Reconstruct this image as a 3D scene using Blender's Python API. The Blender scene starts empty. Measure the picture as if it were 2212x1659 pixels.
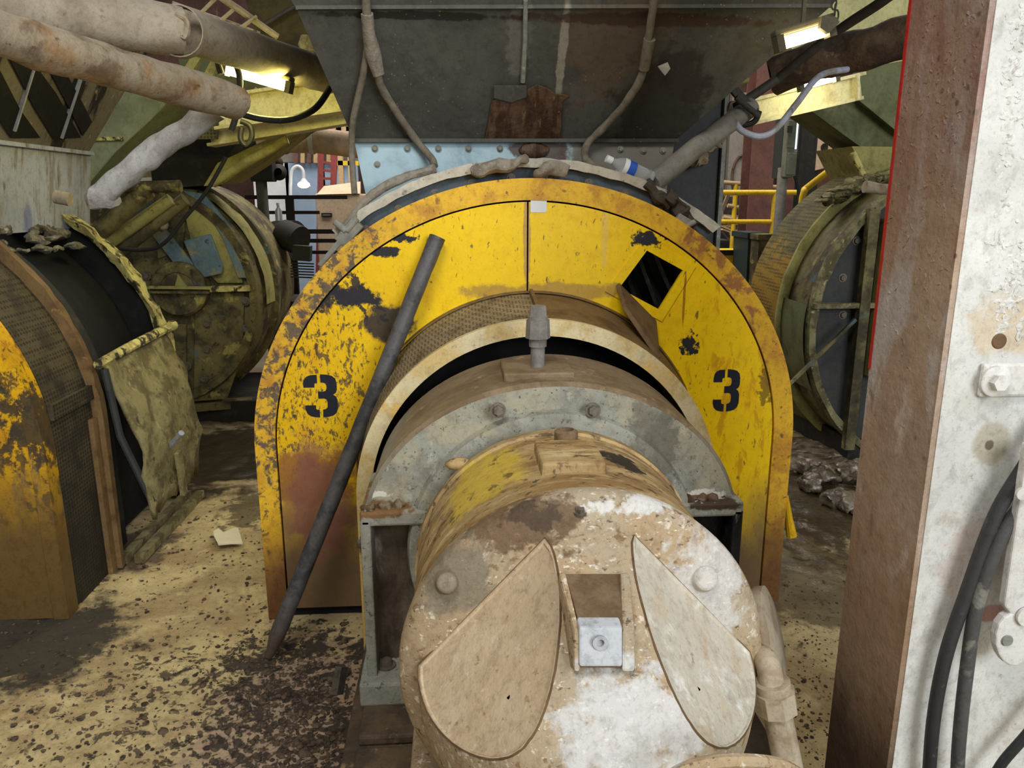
import bpy, math, random
import numpy as np
from mathutils import Vector, Matrix, noise as mnoise
from mathutils.geometry import tessellate_polygon
random.seed(7)
SC = bpy.context.scene
COL = SC.collection
# ---------------------------------------------------------------- camera, world, big lights, exposure
F = 1660.0
PITCH, YAW, EYE = math.radians(13.6), math.radians(4.0), 1.6
cam_d = bpy.data.cameras.new('camera')
cam_d.sensor_width = 36.0
cam_d.lens = F / 2212 * 36.0
cam_d.clip_start = 0.05
cam = bpy.data.objects.new('camera', cam_d)
cam.location = (0, 0, EYE)
cam.rotation_euler = (math.radians(90) - PITCH, 0, -YAW)
COL.objects.link(cam)
SC.camera = cam

world = bpy.data.worlds.new('world')
SC.world = world
world.use_nodes = True
wb = world.node_tree.nodes['Background']
wb.inputs[0].default_value = (0.86, 0.93, 1.0, 1)
wb.inputs[1].default_value = 0.26


def area(name, loc, target, size, power, color):
    l = bpy.data.lights.new(name, 'AREA')
    l.shape = 'RECTANGLE'
    l.size, l.size_y = size
    l.energy = power
    l.color = color
    o = bpy.data.objects.new(name, l)
    o.location = loc
    o.rotation_euler = (Vector(target) - Vector(loc)).to_track_quat('-Z', 'Y').to_euler()
    COL.objects.link(o)
    return o


area('assumed_daylight', (3.2, -4.2, 3.4), (0.3, 2.0, 0.8), (3.2, 3.0), 300, (0.92, 0.97, 1.0))  # assumed daylight from behind the camera at right
area('overhead_fill', (-0.6, -0.6, 4.6), (0.0, 2.6, 0.7), (1.6, 1.2), 95, (1.0, 0.95, 0.86))  # added fill from above, no fixture; brightens the yellow plate
area('far_fill', (0.5, 8.4, 5.7), (0.5, 9.6, 0.0), (9.0, 4.0), 640, (1.0, 0.95, 0.9))  # added unseen fill that brightens the far background

SC.view_settings.view_transform = 'Standard'
SC.view_settings.look = 'None'
SC.view_settings.exposure = 0.16
SC.view_settings.gamma = 1.0
SC.view_settings.use_curve_mapping = False

# ---------------------------------------------------------------- where a sight line of the photograph meets a plane of the place
_d = Vector((math.sin(YAW) * math.cos(PITCH), math.cos(YAW) * math.cos(PITCH), -math.sin(PITCH)))
_r = Vector((math.cos(YAW), -math.sin(YAW), 0))
_u = _r.cross(_d)


def _ray(px, py):
    return _d + _r * ((px - 1106) / F) - _u * ((py - 829.5) / F)


def at(px, py, Y):
    v = _ray(px, py)
    return Vector((0, 0, EYE)) + v * (Y / v.y)


def atx(px, py, X):
    v = _ray(px, py)
    return Vector((0, 0, EYE)) + v * (X / v.x)


def atz(px, py, Z):
    v = _ray(px, py)
    return Vector((0, 0, EYE)) + v * ((Z - EYE) / v.z)


# ---------------------------------------------------------------- materials
def lin(c):
    out = []
    for v in c[:3]:
        v = v / 255.0
        out.append(v / 12.92 if v <= 0.04045 else ((v + 0.055) / 1.055) ** 2.4)
    return (*out, 1.0)


class G:
    """small node-graph helper"""

    def __init__(self, name):
        self.m = bpy.data.materials.new(name)
        self.m.use_nodes = True
        self.t = self.m.node_tree
        self.n = self.t.nodes
        self.b = self.n['Principled BSDF']
        self.pos = self.n.new('ShaderNodeNewGeometry').outputs['Position']

    def link(self, a, b):
        self.t.links.new(a, b)

    def vmath(self, op, a, b):
        n = self.n.new('ShaderNodeVectorMath')
        n.operation = op
        self.link(a, n.inputs[0])
        n.inputs[1].default_value = b
        return n.outputs['Value'] if op == 'LENGTH' else n.outputs[0]

    def math(self, op, a, b):
        n = self.n.new('ShaderNodeMath')
        n.operation = op
        for i, v in enumerate((a, b)):
            if isinstance(v, (int, float)):
                n.inputs[i].default_value = v
            else:
                self.link(v, n.inputs[i])
        return n.outputs[0]

    def noise(self, scale, stretch=(1, 1, 1), detail=4, rough=0.6, dist=0.0):
        v = self.pos
        if stretch != (1, 1, 1):
            v = self.vmath('MULTIPLY', v, stretch)
        n = self.n.new('ShaderNodeTexNoise')
        n.inputs['Scale'].default_value = scale
        n.inputs['Detail'].default_value = detail
        n.inputs['Roughness'].default_value = rough
        n.inputs['Distortion'].default_value = dist
        self.link(v, n.inputs['Vector'])
        return n.outputs['Fac']

    def ramp(self, v, lo, hi, omin=0.0, omax=1.0):
        n = self.n.new('ShaderNodeMapRange')
        n.interpolation_type = 'SMOOTHSTEP'
        n.inputs['From Min'].default_value = lo
        n.inputs['From Max'].default_value = hi
        n.inputs['To Min'].default_value = omin
        n.inputs['To Max'].default_value = omax
        self.link(v, n.inputs['Value'])
        return n.outputs['Result']

    def mix(self, a, b, f):
        n = self.n.new('ShaderNodeMix')
        n.data_type = 'RGBA'
        if isinstance(f, (int, float)):
            n.inputs[0].default_value = f
        else:
            self.link(f, n.inputs[0])
        for s, v in ((n.inputs['A'], a), (n.inputs['B'], b)):
            pass
        ia, ib = [i for i in n.inputs if i.type == 'RGBA'][:2]
        for s, v in ((ia, a), (ib, b)):
            if isinstance(v, tuple):
                s.default_value = v
            else:
                self.link(v, s)
        return [o for o in n.outputs if o.type == 'RGBA'][0]

    def comp(self, axis):
        n = self.n.new('ShaderNodeSeparateXYZ')
        self.link(self.pos, n.inputs[0])
        return n.outputs[axis]

    # masks
    def mask(self, L):
        k = L[0]
        if k == 'noise':      # ('noise', color, scale, lo, hi, opacity, stretch)
            op = L[5] if len(L) > 5 else 1.0
            st = L[6] if len(L) > 6 else (1, 1, 1)
            return self.ramp(self.noise(L[2], st, 6, 0.62, 0.3), L[3], L[4], 0.0, op)
        if k == 'spot':       # ('spot', color, centre, radius, ragged, opacity[, noise scale])
            c, r = L[2], L[3]
            rag = L[4] if len(L) > 4 else 0.6
            op = L[5] if len(L) > 5 else 1.0
            ns = L[6] if len(L) > 6 else 9.0
            v = self.vmath('SUBTRACT', self.pos, tuple(c))
            v = self.vmath('DIVIDE', v, tuple(r))
            n = self.n.new('ShaderNodeVectorMath')
            n.operation = 'LENGTH'
            self.link(v, n.inputs[0])
            d = n.outputs['Value']
            w = self.math('MULTIPLY', self.math('SUBTRACT', self.noise(ns, (1, 1, 1), 6, 0.65), 0.5), rag * 3)
            return self.ramp(self.math('ADD', d, w), 1.05, 0.7, 0.0, op)
        if k == 'grad':       # ('grad', color, axis, a, b, ragged, opacity)   0 at a, 1 at b
            v = self.comp('XYZ'.index(L[2]))
            w = self.math('MULTIPLY', self.math('SUBTRACT', self.noise(6.0, (1, 1, 0.5), 6, 0.65), 0.5), L[5])
            return self.ramp(self.math('ADD', v, w), L[3], L[4], 0.0, L[6] if len(L) > 6 else 1.0)
        if k == 'specks':     # ('specks', color, scale, size, opacity[, density noise scale])
            n = self.n.new('ShaderNodeTexVoronoi')
            n.inputs['Scale'].default_value = L[2]
            self.link(self.pos, n.inputs['Vector'])
            m = self.ramp(n.outputs['Distance'], L[3], L[3] * 0.5, 0.0, L[4])
            d = self.ramp(self.noise(L[5] if len(L) > 5 else 3.0, (1, 1, 1), 3), 0.45, 0.6)
            return self.math('MULTIPLY', m, d)
        if k == 'mnoise':     # ('mnoise', color, scale, lo, hi, opacity, stretch, centre, radius): noise inside a soft patch
            v = self.vmath('SUBTRACT', self.pos, tuple(L[7]))
            v = self.vmath('DIVIDE', v, tuple(L[8]))
            n = self.n.new('ShaderNodeVectorMath')
            n.operation = 'LENGTH'
            self.link(v, n.inputs[0])
            patch = self.ramp(n.outputs['Value'], 1.2, 0.4, -0.16, 0.0)
            w = self.math('ADD', self.noise(L[2], L[6], 7, 0.66, 0.4), patch)
            return self.ramp(w, L[3], L[4], 0.0, L[5])
        raise ValueError(k)


MATS = {}


def mat(name, base, layers=(), rough=0.75, metal=0.0, tone=0.74, grain=0.34, bump=((40, 0.25),), rough_layers=(), spec=0.35, voronoi_bump=None, mesh_grid=None):
    g = G(name)
    col = lin(base)
    # a slow tone variation everywhere
    n0 = g.ramp(g.noise(2.3, (1, 1, 1), 5), 0.3, 0.7)
    dk = tuple(v * tone for v in col[:3]) + (1.0,)
    cur = g.mix(dk, col, n0)
    for L in layers:
        cur = g.mix(cur, lin(L[1]), g.mask(L))
    if grain:                       # fine dirt grain, two scales
        for sc_, lo_g, st_ in ((38, 0.46, (1, 1, 0.7)), (130, 0.5, (1, 1, 1))):
            gm = g.ramp(g.noise(sc_, st_, 6, 0.7, 0.4), lo_g, lo_g + 0.22, 0.0, grain)
            mul = g.n.new('ShaderNodeMix')
            mul.data_type = 'RGBA'
            mul.blend_type = 'MULTIPLY'
            g.link(gm, mul.inputs[0])
            ia, ib = [i for i in mul.inputs if i.type == 'RGBA'][:2]
            g.link(cur, ia)
            ib.default_value = (0.34, 0.29, 0.23, 1)
            cur = [o for o in mul.outputs if o.type == 'RGBA'][0]
    r = rough
    if rough_layers:
        rr = None
        for L in rough_layers:      # (mask layer, roughness there)
            mk = g.mask(L[0])
            base_r = rough if rr is None else rr
            n = g.n.new('ShaderNodeMix')
            n.data_type = 'FLOAT'
            g.link(mk, n.inputs[0])
            if isinstance(base_r, (int, float)):
                n.inputs[2].default_value = base_r
            else:
                g.link(base_r, n.inputs[2])
            n.inputs[3].default_value = L[1]
            rr = n.outputs[0]
        g.link(rr, g.b.inputs['Roughness'])
    else:
        g.b.inputs['Roughness'].default_value = r
    if mesh_grid:                   # (cells per metre, dark colour): expanded metal openings, diamond rows
        sc, dark, st = mesh_grid
        v = g.vmath('MULTIPLY', g.pos, st)
        vn = g.n.new('ShaderNodeTexVoronoi')
        vn.inputs['Scale'].default_value = sc
        vn.inputs['Randomness'].default_value = 0.12
        g.link(v, vn.inputs['Vector'])
        hole = g.ramp(vn.outputs['Distance'], 0.46, 0.3)
        cur = g.mix(cur, lin(dark), g.math('MULTIPLY', hole, 0.75))
    g.link(cur, g.b.inputs['Base Color'])
    g.b.inputs['Metallic'].default_value = metal
    g.b.inputs['Specular IOR Level'].default_value = spec
    last = None
    for sc, st in bump:
        bn = g.n.new('ShaderNodeBump')
        bn.inputs['Strength'].default_value = st
        bn.inputs['Distance'].default_value = 0.25 / sc
        g.link(g.noise(sc, (1, 1, 1), 5, 0.6), bn.inputs['Height'])
        if last:
            g.link(last, bn.inputs['Normal'])
        last = bn.outputs[0]
    if last:
        g.link(last, g.b.inputs['Normal'])
    MATS[name] = g.m
    return g.m


def emis(name, color, strength):
    m = bpy.data.materials.new(name)
    m.use_nodes = True
    b = m.node_tree.nodes['Principled BSDF']
    b.inputs['Base Color'].default_value = lin(color)
    b.inputs['Emission Color'].default_value = lin(color)
    b.inputs['Emission Strength'].default_value = strength
    MATS[name] = m
    return m


# ---------------------------------------------------------------- mesh builder
class MB:
    def __init__(self):
        self.v, self.f = [], []

    def add(self, vs, fs):
        o = len(self.v)
        self.v += [Vector(p) for p in vs]
        self.f += [tuple(i + o for i in f) for f in fs]
        return self

    def box(self, lo, hi):
        x0, y0, z0 = lo
        x1, y1, z1 = hi
        return self.add([(x0, y0, z0), (x1, y0, z0), (x1, y1, z0), (x0, y1, z0), (x0, y0, z1), (x1, y0, z1), (x1, y1, z1), (x0, y1, z1)],
                        [(0, 3, 2, 1), (4, 5, 6, 7), (0, 1, 5, 4), (1, 2, 6, 5), (2, 3, 7, 6), (3, 0, 4, 7)])

    def bar(self, a, b, w, h, up=(0, 0, 1)):
        """a rectangular bar from a to b, w wide across, h high"""
        a, b = Vector(a), Vector(b)
        d = (b - a).normalized()
        s = d.cross(Vector(up)).normalized()
        t = s.cross(d)
        vs = []
        for p in (a, b):
            for i, j in ((-1, -1), (1, -1), (1, 1), (-1, 1)):
                vs.append(p + s * (i * w / 2) + t * (j * h / 2))
        return self.add(vs, [(3, 2, 1, 0), (4, 5, 6, 7), (0, 1, 5, 4), (1, 2, 6, 5), (2, 3, 7, 6), (3, 0, 4, 7)])

    def prism(self, pts, off):
        """closed outline pts (3D, planar) thickened by off"""
        n = len(pts)
        off = Vector(off)
        vs = [Vector(p) for p in pts] + [Vector(p) + off for p in pts]
        fs = [tuple(range(n)), tuple(range(2 * n - 1, n - 1, -1))]
        fs += [(i, i + n, (i + 1) % n + n, (i + 1) % n) for i in range(n)]
        return self.add(vs, fs)

    def plate(self, loops, y0, y1):
        """outline and holes in x,z between two y planes"""
        flat = [[Vector((x, z, 0)) for x, z in lp] for lp in loops]
        tris = tessellate_polygon(flat)
        pts = [p for lp in loops for p in lp]
        n = len(pts)
        vs = [(x, y0, z) for x, z in pts] + [(x, y1, z) for x, z in pts]
        fs = [tuple(t) for t in tris] + [tuple(i + n for i in reversed(t)) for t in tris]
        k = 0
        for lp in loops:
            m = len(lp)
            fs += [(k + i, k + (i + 1) % m, k + (i + 1) % m + n, k + i + n) for i in range(m)]
            k += m
        return self.add(vs, fs)

    def loft(self, rings, close_ring=False, caps=False):
        m = len(rings[0])
        vs = [p for r in rings for p in r]
        fs = []
        for i in range(len(rings) - 1):
            for j in range(m if close_ring else m - 1):
                a, b = i * m + j, i * m + (j + 1) % m
                fs.append((a, b, b + m, a + m))
        if caps:
            fs += [tuple(range(m - 1, -1, -1)), tuple(range((len(rings) - 1) * m, len(rings) * m))]
        return self.add(vs, fs)

    def tube(self, path, r, seg=14, caps=True):
        path = [Vector(p) for p in path]
        rs = r if isinstance(r, (list, tuple)) else [r] * len(path)
        rings = []
        ref = None
        for i, p in enumerate(path):
            d = (path[min(i + 1, len(path) - 1)] - path[max(i - 1, 0)]).normalized()
            if ref is None:
                ref = Vector((0, 0, 1)) if abs(d.z) < 0.9 else Vector((1, 0, 0))
            s = d.cross(ref).normalized()
            t = s.cross(d).normalized()
            ref = t
            rings.append([p + (s * math.cos(a) + t * math.sin(a)) * rs[i] for a in [2 * math.pi * k / seg for k in range(seg)]])
        return self.loft(rings, True, caps)

    def cyl(self, a, b, r0, r1=None, seg=20):
        return self.tube([a, b], [r0, r0 if r1 is None else r1], seg)

    def lathe(self, o, ax, prof, seg=40, a0=0.0, a1=360.0):
        """prof = [(along axis, radius)]"""
        o, ax = Vector(o), Vector(ax).normalized()
        s = ax.orthogonal().normalized()
        if abs(ax.y) > 0.9:
            s = Vector((1, 0, 0))
        t = ax.cross(s)
        if abs(ax.y) > 0.9:
            t = Vector((0, 0, 1))
        full = abs(a1 - a0 - 360) < 1e-6
        n = seg if full else seg + 1
        ang = [math.radians(a0 + (a1 - a0) * k / seg) for k in range(n)]
        rings = [[o + ax * h + (s * math.cos(a) + t * math.sin(a)) * max(r, 1e-4) for a in ang] for h, r in prof]
        return self.loft(rings, full, False)

    def ball(self, c, r, seg=12, rows=8):
        c = Vector(c)
        r = Vector(r) if not isinstance(r, (int, float)) else Vector((r, r, r))
        rings = []
        for i in range(rows + 1):
            p = math.pi * i / rows
            rings.append([c + Vector((r.x * max(math.sin(p), 1e-3) * math.cos(a), r.y * max(math.sin(p), 1e-3) * math.sin(a), r.z * math.cos(p))) for a in [2 * math.pi * k / seg for k in range(seg)]])
        return self.loft(rings, True, False)

    def rough(self, amp, scale, seed=0.0):
        s = Vector((seed * 3.7, seed * 1.3, seed * 7.1))
        self.v = [p + mnoise.noise_vector(p * scale + s) * amp for p in self.v]
        return self

    def build(self, name, m, parent=None, smooth=True, bevel=0.0, angle=35, root=None):
        me = bpy.data.meshes.new(name)
        org = ORG.get(parent.name, Vector((0, 0, 0))) if parent else (Vector(root) if root is not None else Vector((0, 0, 0)))
        me.from_pydata([p - org for p in self.v], [], self.f)
        me.validate()
        me.update()
        import bmesh
        bm = bmesh.new()
        bm.from_mesh(me)
        bmesh.ops.recalc_face_normals(bm, faces=bm.faces)
        bm.to_mesh(me)
        bm.free()
        me.materials.append(MATS[m] if isinstance(m, str) else m)
        if smooth:
            me.set_sharp_from_angle(angle=math.radians(angle))
            for p in me.polygons:
                p.use_smooth = True
        o = bpy.data.objects.new(name, me)
        COL.objects.link(o)
        if parent:
            o.parent = parent
        else:
            o.location = org
        ORG[o.name] = org
        if bevel:
            b = o.modifiers.new('bevel', 'BEVEL')
            b.width = bevel
            b.segments = 2
            b.limit_method = 'ANGLE'
        return o


ORG = {}


def tag(o, label, cat, group=None):
    o['label'] = label
    o['category'] = cat
    if group:
        o['group'] = group
    return o


def thing(name, loc, label, cat, group=None):
    o = bpy.data.objects.new(name, None)
    o.empty_display_size = 0.1
    COL.objects.link(o)
    o.location = loc
    ORG[o.name] = Vector(loc)
    return tag(o, label, cat, group)


def structure(o):
    o['kind'] = 'structure'
    return o


_bolts = {}


def bolt(parent, pos, d, r=0.012, m='bolt_steel', name='bolt'):
    key = (r, m)
    if key not in _bolts:
        b = MB()
        b.cyl((0, 0, -0.002), (0, 0, r * 0.25), r * 1.45, seg=16)
        b.cyl((0, 0, r * 0.25), (0, 0, r * 1.0), r, r * 0.94, seg=6)
        _bolts[key] = b.build(name, m, None, angle=30)
        o = _bolts[key]
        o.parent = parent
    else:
        o = _bolts[key].copy()
        o.name = name
        COL.objects.link(o)
        o.parent = parent
    o.location = Vector(pos) - ORG[parent.name]
    o.rotation_euler = Vector(d).to_track_quat('Z', 'Y').to_euler()
    return o


def arch(cx, cz, rx, rz, zb, n=56):
    """x,z points: right foot, over the top, left foot"""
    pts = [(cx + rx, zb)]
    pts += [(cx + rx * math.cos(math.pi * k / n), cz + rz * math.sin(math.pi * k / n)) for k in range(n + 1)]
    return pts + [(cx - rx, zb)]


def arc(cx, cz, rx, rz, a0, a1, n=40):
    return [(cx + rx * math.cos(math.radians(a0 + (a1 - a0) * k / n)), cz + rz * math.sin(math.radians(a0 + (a1 - a0) * k / n))) for k in range(n + 1)]


def xz(pts, y):
    return [(x, y, z) for x, z in pts]


def smooth_path(pts, n=8):
    pts = [Vector(p) for p in pts]
    out = []
    for i in range(len(pts) - 1):
        p0, p1, p2, p3 = pts[max(i - 1, 0)], pts[i], pts[i + 1], pts[min(i + 2, len(pts) - 1)]
        for k in range(n):
            t = k / n
            out.append(0.5 * ((2 * p1) + (p2 - p0) * t + (2 * p0 - 5 * p1 + 4 * p2 - p3) * t * t + (3 * p1 - p0 - 3 * p2 + p3) * t ** 3))
    out.append(pts[-1])
    return out


def densify(a, b, n):
    a, b = Vector(a), Vector(b)
    return [a.lerp(b, k / n) for k in range(n + 1)]


# ---------------------------------------------------------------- the materials of the place
PY = 2.77          # the yellow front plates stand here
AX = 0.262         # shaft axis of the main machine


def sp(px, py, Y, rx, rz, col, rag=0.6, op=1.0, ns=9.0):
    return ('spot', col, at(px, py, Y), (rx, 0.5, rz), rag, op, ns)


DK = (42, 40, 46)
mat('yellow_plate', (255, 212, 4), tone=0.9, grain=0.16, layers=[
    ('noise', (226, 164, 8), 7, 0.52, 0.75, 0.55),
    ('noise', (120, 84, 30), 60, 0.62, 0.7, 0.75, (1.6, 1, 0.6)),
    ('grad', (196, 130, 24), 'X', 0.1, -0.8, 0.9, 0.45),
    ('noise', (70, 58, 46), 26, 0.63, 0.68, 0.8, (1.3, 1, 0.6)),
    ('mnoise', (74, 62, 50), 34, 0.53, 0.6, 0.85, (1.3, 1, 0.7), at(650, 800, PY), (0.42, 0.6, 0.62)),
    ('mnoise', (60, 52, 46), 80, 0.55, 0.62, 0.8, (1.2, 1, 0.6), at(640, 880, PY), (0.4, 0.6, 0.6)),
    ('mnoise', DK, 12, 0.56, 0.6, 0.95, (1, 1, 1), at(760, 640, PY), (0.3, 0.6, 0.22)),
    ('mnoise', (196, 130, 18), 20, 0.5, 0.6, 0.6, (1, 1, 0.4), at(1640, 800, PY), (0.3, 0.6, 0.9)),
    sp(680, 1060, PY, 0.2, 0.25, (150, 104, 80), 0.7, 0.7),
    sp(650, 1030, PY, 0.42, 0.12, (150, 92, 34), 0.8, 0.6),
    ('grad', (112, 90, 68), 'Z', 0.6, 0.2, 0.4, 0.97),
    sp(690, 1100, PY, 0.12, 0.24, (138, 88, 80), 0.6, 0.65),
    sp(840, 700, PY, 0.1, 0.085, DK, 0.5, 0.95, 14),
    sp(760, 640, PY, 0.11, 0.045, DK, 0.9, 1.0, 20),
    sp(830, 545, PY, 0.06, 0.02, DK, 0.9, 1.0, 30),
    sp(870, 515, PY, 0.06, 0.015, DK, 1.2, 1.0, 40),
    sp(1490, 745, PY, 0.035, 0.045, DK, 1.2, 1.0, 40),
    sp(1475, 760, PY, 0.012, 0.016, DK, 0.6, 1.0, 40),
    sp(1398, 517, PY, 0.055, 0.03, DK, 1.2, 1.0, 34),
    sp(1655, 830, PY, 0.03, 0.08, (110, 84, 30), 1.3, 0.8, 40),
    sp(1680, 940, PY, 0.02, 0.035, (92, 76, 60), 0.6, 0.9, 20),
    sp(1138, 520, PY, 0.016, 0.2, (176, 138, 90), 0.5, 0.8, 12),
    sp(1180, 630, PY, 0.34, 0.035, (166, 128, 66), 0.6, 0.75, 12),
    sp(1308, 460, PY, 0.014, 0.2, (232, 196, 90), 0.6, 0.7, 9),
    sp(1478, 640, PY, 0.006, 0.13, (150, 88, 24), 0.5, 0.8, 9),
    sp(700, 640, PY, 0.05, 0.05, DK, 1.3, 0.9, 40),
], rough=0.42, bump=((14, 0.08), (120, 0.12)), spec=0.4)
mat('yellow_rim', (244, 192, 48), [
    ('noise', (190, 132, 50), 10, 0.45, 0.65, 0.8),
    ('noise', (104, 80, 54), 30, 0.6, 0.66, 0.8),
    ('mnoise', (80, 72, 72), 26, 0.46, 0.56, 0.9, (1, 1, 1), at(640, 720, PY), (0.45, 0.6, 0.95)),
    ('mnoise', (150, 96, 60), 16, 0.46, 0.56, 0.85, (1, 1, 1), at(1600, 600, PY), (0.35, 0.6, 0.4)),
    ('grad', (110, 72, 46), 'Z', 0.5, 0.15, 0.35, 0.95)], rough=0.55, bump=((30, 0.2),))
mat('yellow_side_plate', (240, 184, 16), [
    ('noise', (196, 132, 20), 6, 0.45, 0.7, 0.7),
    ('noise', (130, 80, 30), 50, 0.58, 0.68, 0.85),
    sp(20, 700, PY, 0.1, 0.12, (170, 96, 20), 0.8, 0.8),
    sp(70, 930, PY, 0.2, 0.15, (44, 42, 46), 1.3, 0.9, 22),
    ('mnoise', (62, 56, 48), 26, 0.5, 0.58, 0.85, (1, 1, 0.7), at(60, 980, PY), (0.5, 1, 0.6)), ('mnoise', (150, 122, 84), 14, 0.52, 0.62, 0.6, (1, 1, 0.5), at(60, 1180, PY), (0.6, 1, 0.5)),
    ('grad', (104, 80, 42), 'Z', 0.8, 0.3, 0.4, 1.0)], rough=0.5, bump=((14, 0.1), (100, 0.2)))
mat('yellow_paint', (236, 186, 30), [('noise', (150, 110, 30), 20, 0.6, 0.7, 0.6)], rough=0.5)
mat('cream_flange', (232, 216, 172), [
    ('noise', (206, 176, 110), 8, 0.45, 0.62, 0.8), ('noise', (232, 178, 50), 5, 0.55, 0.66, 0.7),
    ('noise', (140, 112, 70), 30, 0.6, 0.7, 0.7), ('grad', (214, 170, 70), 'Z', 0.8, 0.3, 0.4, 0.7)], rough=0.6, bump=((25, 0.3),))
mat('mesh_guard', (158, 140, 108), [('noise', (104, 84, 56), 9, 0.45, 0.65, 0.8)], rough=0.8, mesh_grid=(1.0, (50, 38, 24), (85, 60, 110)))
mat('dark_mesh_guard', (88, 78, 56), [('noise', (48, 42, 32), 7, 0.42, 0.62, 0.85), ('grad', (40, 34, 26), 'Z', 0.7, 0.2, 0.4, 0.7)], rough=0.8,
    mesh_grid=(1.0, (26, 22, 16), (60, 50, 60)), bump=((60, 0.3),))
mat('olive_mesh_guard', (112, 104, 62), [('noise', (66, 60, 40), 5, 0.45, 0.62, 0.7), sp(1680, 620, 5.0, 0.2, 0.3, (170, 132, 30), 0.7, 0.7)], rough=0.8,
    mesh_grid=(1.0, (44, 40, 22), (48, 48, 48)))
mat('brown_guard', (132, 104, 66), [('noise', (92, 68, 42), 8, 0.45, 0.65, 0.85), ('noise', (196, 160, 100), 14, 0.64, 0.74, 0.6)], rough=0.75, bump=((20, 0.3),))
mat('flap_brown', (118, 92, 62), [('noise', (84, 62, 42), 12, 0.45, 0.65, 0.8)], rough=0.7)
mat('ring_grey', (150, 152, 142), [('noise', (112, 112, 104), 12, 0.45, 0.65, 0.7), ('noise', (196, 190, 170), 22, 0.6, 0.7, 0.6), ('noise', (70, 66, 60), 30, 0.62, 0.7, 0.7)], rough=0.8, bump=((40, 0.5),))
mat('lip_grey', (204, 200, 186), [('noise', (160, 156, 142), 12, 0.45, 0.65, 0.7), ('noise', (96, 90, 80), 30, 0.6, 0.68, 0.7)], rough=0.8, bump=((40, 0.5),), grain=0.2)
mat('drum_blue_grey', (86, 98, 108), [('noise', (56, 60, 62), 10, 0.45, 0.65, 0.8), ('noise', (150, 146, 132), 26, 0.66, 0.74, 0.5)], rough=0.7)
mat('drum_dark', (44, 42, 38), [('noise', (70, 64, 52), 10, 0.5, 0.7, 0.7)], rough=0.8)
mat('black_gap', (16, 15, 14), [('noise', (30, 28, 26), 12, 0.5, 0.7, 0.8)], rough=0.85)
mat('blade_dark', (62, 66, 66), [('noise', (30, 30, 30), 14, 0.45, 0.65, 0.8)], rough=0.45, metal=0.4)
mat('numeral_black', (28, 32, 46), [('noise', (50, 48, 50), 50, 0.6, 0.7, 0.6)], rough=0.55)
mat('sticker_white', (238, 240, 242), grain=0.0, layers=[], rough=0.4, bump=())
mat('sticker_blue', (50, 96, 196), grain=0.0, layers=[], rough=0.4, bump=())
mat('dust_grey', (150, 142, 128), [('noise', (108, 100, 88), 20, 0.45, 0.65, 0.8), ('noise', (196, 188, 170), 40, 0.62, 0.7, 0.6)], rough=0.95, bump=((60, 0.8),))
mat('crust_olive', (128, 122, 104), [('noise', (60, 54, 40), 12, 0.42, 0.58, 0.9), ('noise', (176, 172, 160), 16, 0.6, 0.68, 0.8)], rough=0.95, bump=((50, 0.9),))
mat('dust_dark', (84, 76, 66), [('noise', (46, 42, 38), 22, 0.45, 0.62, 0.8)], rough=0.95, bump=((60, 0.8),))
mat('bolt_steel', (120, 112, 98), [('noise', (74, 66, 56), 60, 0.5, 0.65, 0.7)], rough=0.55, metal=0.2)
mat('bar_steel', (104, 102, 102), [('noise', (54, 52, 56), 14, 0.45, 0.65, 0.7), ('noise', (118, 104, 94), 70, 0.62, 0.7, 0.5),
                               ('grad', (96, 78, 64), 'Z', 0.25, 0.05, 0.1, 0.8)], rough=0.55, metal=0.35, bump=((90, 0.35),))
HY = 2.07
mat('housing_grey', (160, 160, 148), [
    ('noise', (126, 124, 112), 9, 0.45, 0.62, 0.7), ('noise', (200, 196, 180), 18, 0.62, 0.72, 0.5), ('noise', (84, 76, 64), 42, 0.6, 0.66, 0.75), ('noise', (184, 172, 140), 5, 0.5, 0.64, 0.5), ('noise', (66, 60, 50), 95, 0.62, 0.67, 0.8),
    sp(1430, 960, HY, 0.05, 0.14, (104, 102, 92), 0.8, 0.8, 20), sp(1390, 960, HY, 0.05, 0.18, (112, 108, 96), 0.8, 0.7, 12),
    ('spot', (126, 86, 40), at(820, 1095, HY), (0.09, 0.35, 0.022), 0.7, 0.9, 24), ('spot', (64, 44, 24), at(1535, 1080, HY), (0.09, 0.35, 0.02), 0.6, 0.95, 24),
    ('spot', (236, 232, 222), at(1525, 1066, HY), (0.06, 0.35, 0.014), 1.0, 0.8, 40), ('spot', (232, 226, 214), at(800, 1068, HY), (0.06, 0.35, 0.012), 1.0, 0.7, 40)],
    rough=0.7, bump=((22, 0.3), (90, 0.3)))
mat('housing_brown', (146, 126, 98), [('noise', (112, 92, 66), 8, 0.42, 0.62, 0.8), ('noise', (186, 160, 120), 14, 0.6, 0.7, 0.7), ('noise', (70, 58, 44), 34, 0.64, 0.72, 0.6),
                                      ('grad', (150, 146, 130), 'Z', 0.98, 0.85, 0.2, 0.8)], rough=0.7, bump=((22, 0.3),))
mat('housing_panel', (112, 100, 84), [('noise', (62, 50, 38), 7, 0.42, 0.6, 0.85, (1, 1, 0.4)), ('noise', (206, 198, 186), 9, 0.58, 0.72, 0.75, (1, 1, 0.4)), ('grad', (48, 42, 36), 'Z', 0.3, 0.15, 0.15, 0.7)], rough=0.65, bump=((25, 0.4),))
mat('housing_panel_black', (44, 44, 46), [('noise', (22, 20, 20), 9, 0.42, 0.6, 0.8, (1, 1, 0.3)), ('noise', (150, 150, 150), 26, 0.64, 0.72, 0.6, (1, 1, 0.35))], rough=0.45, bump=((25, 0.5),))
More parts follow.
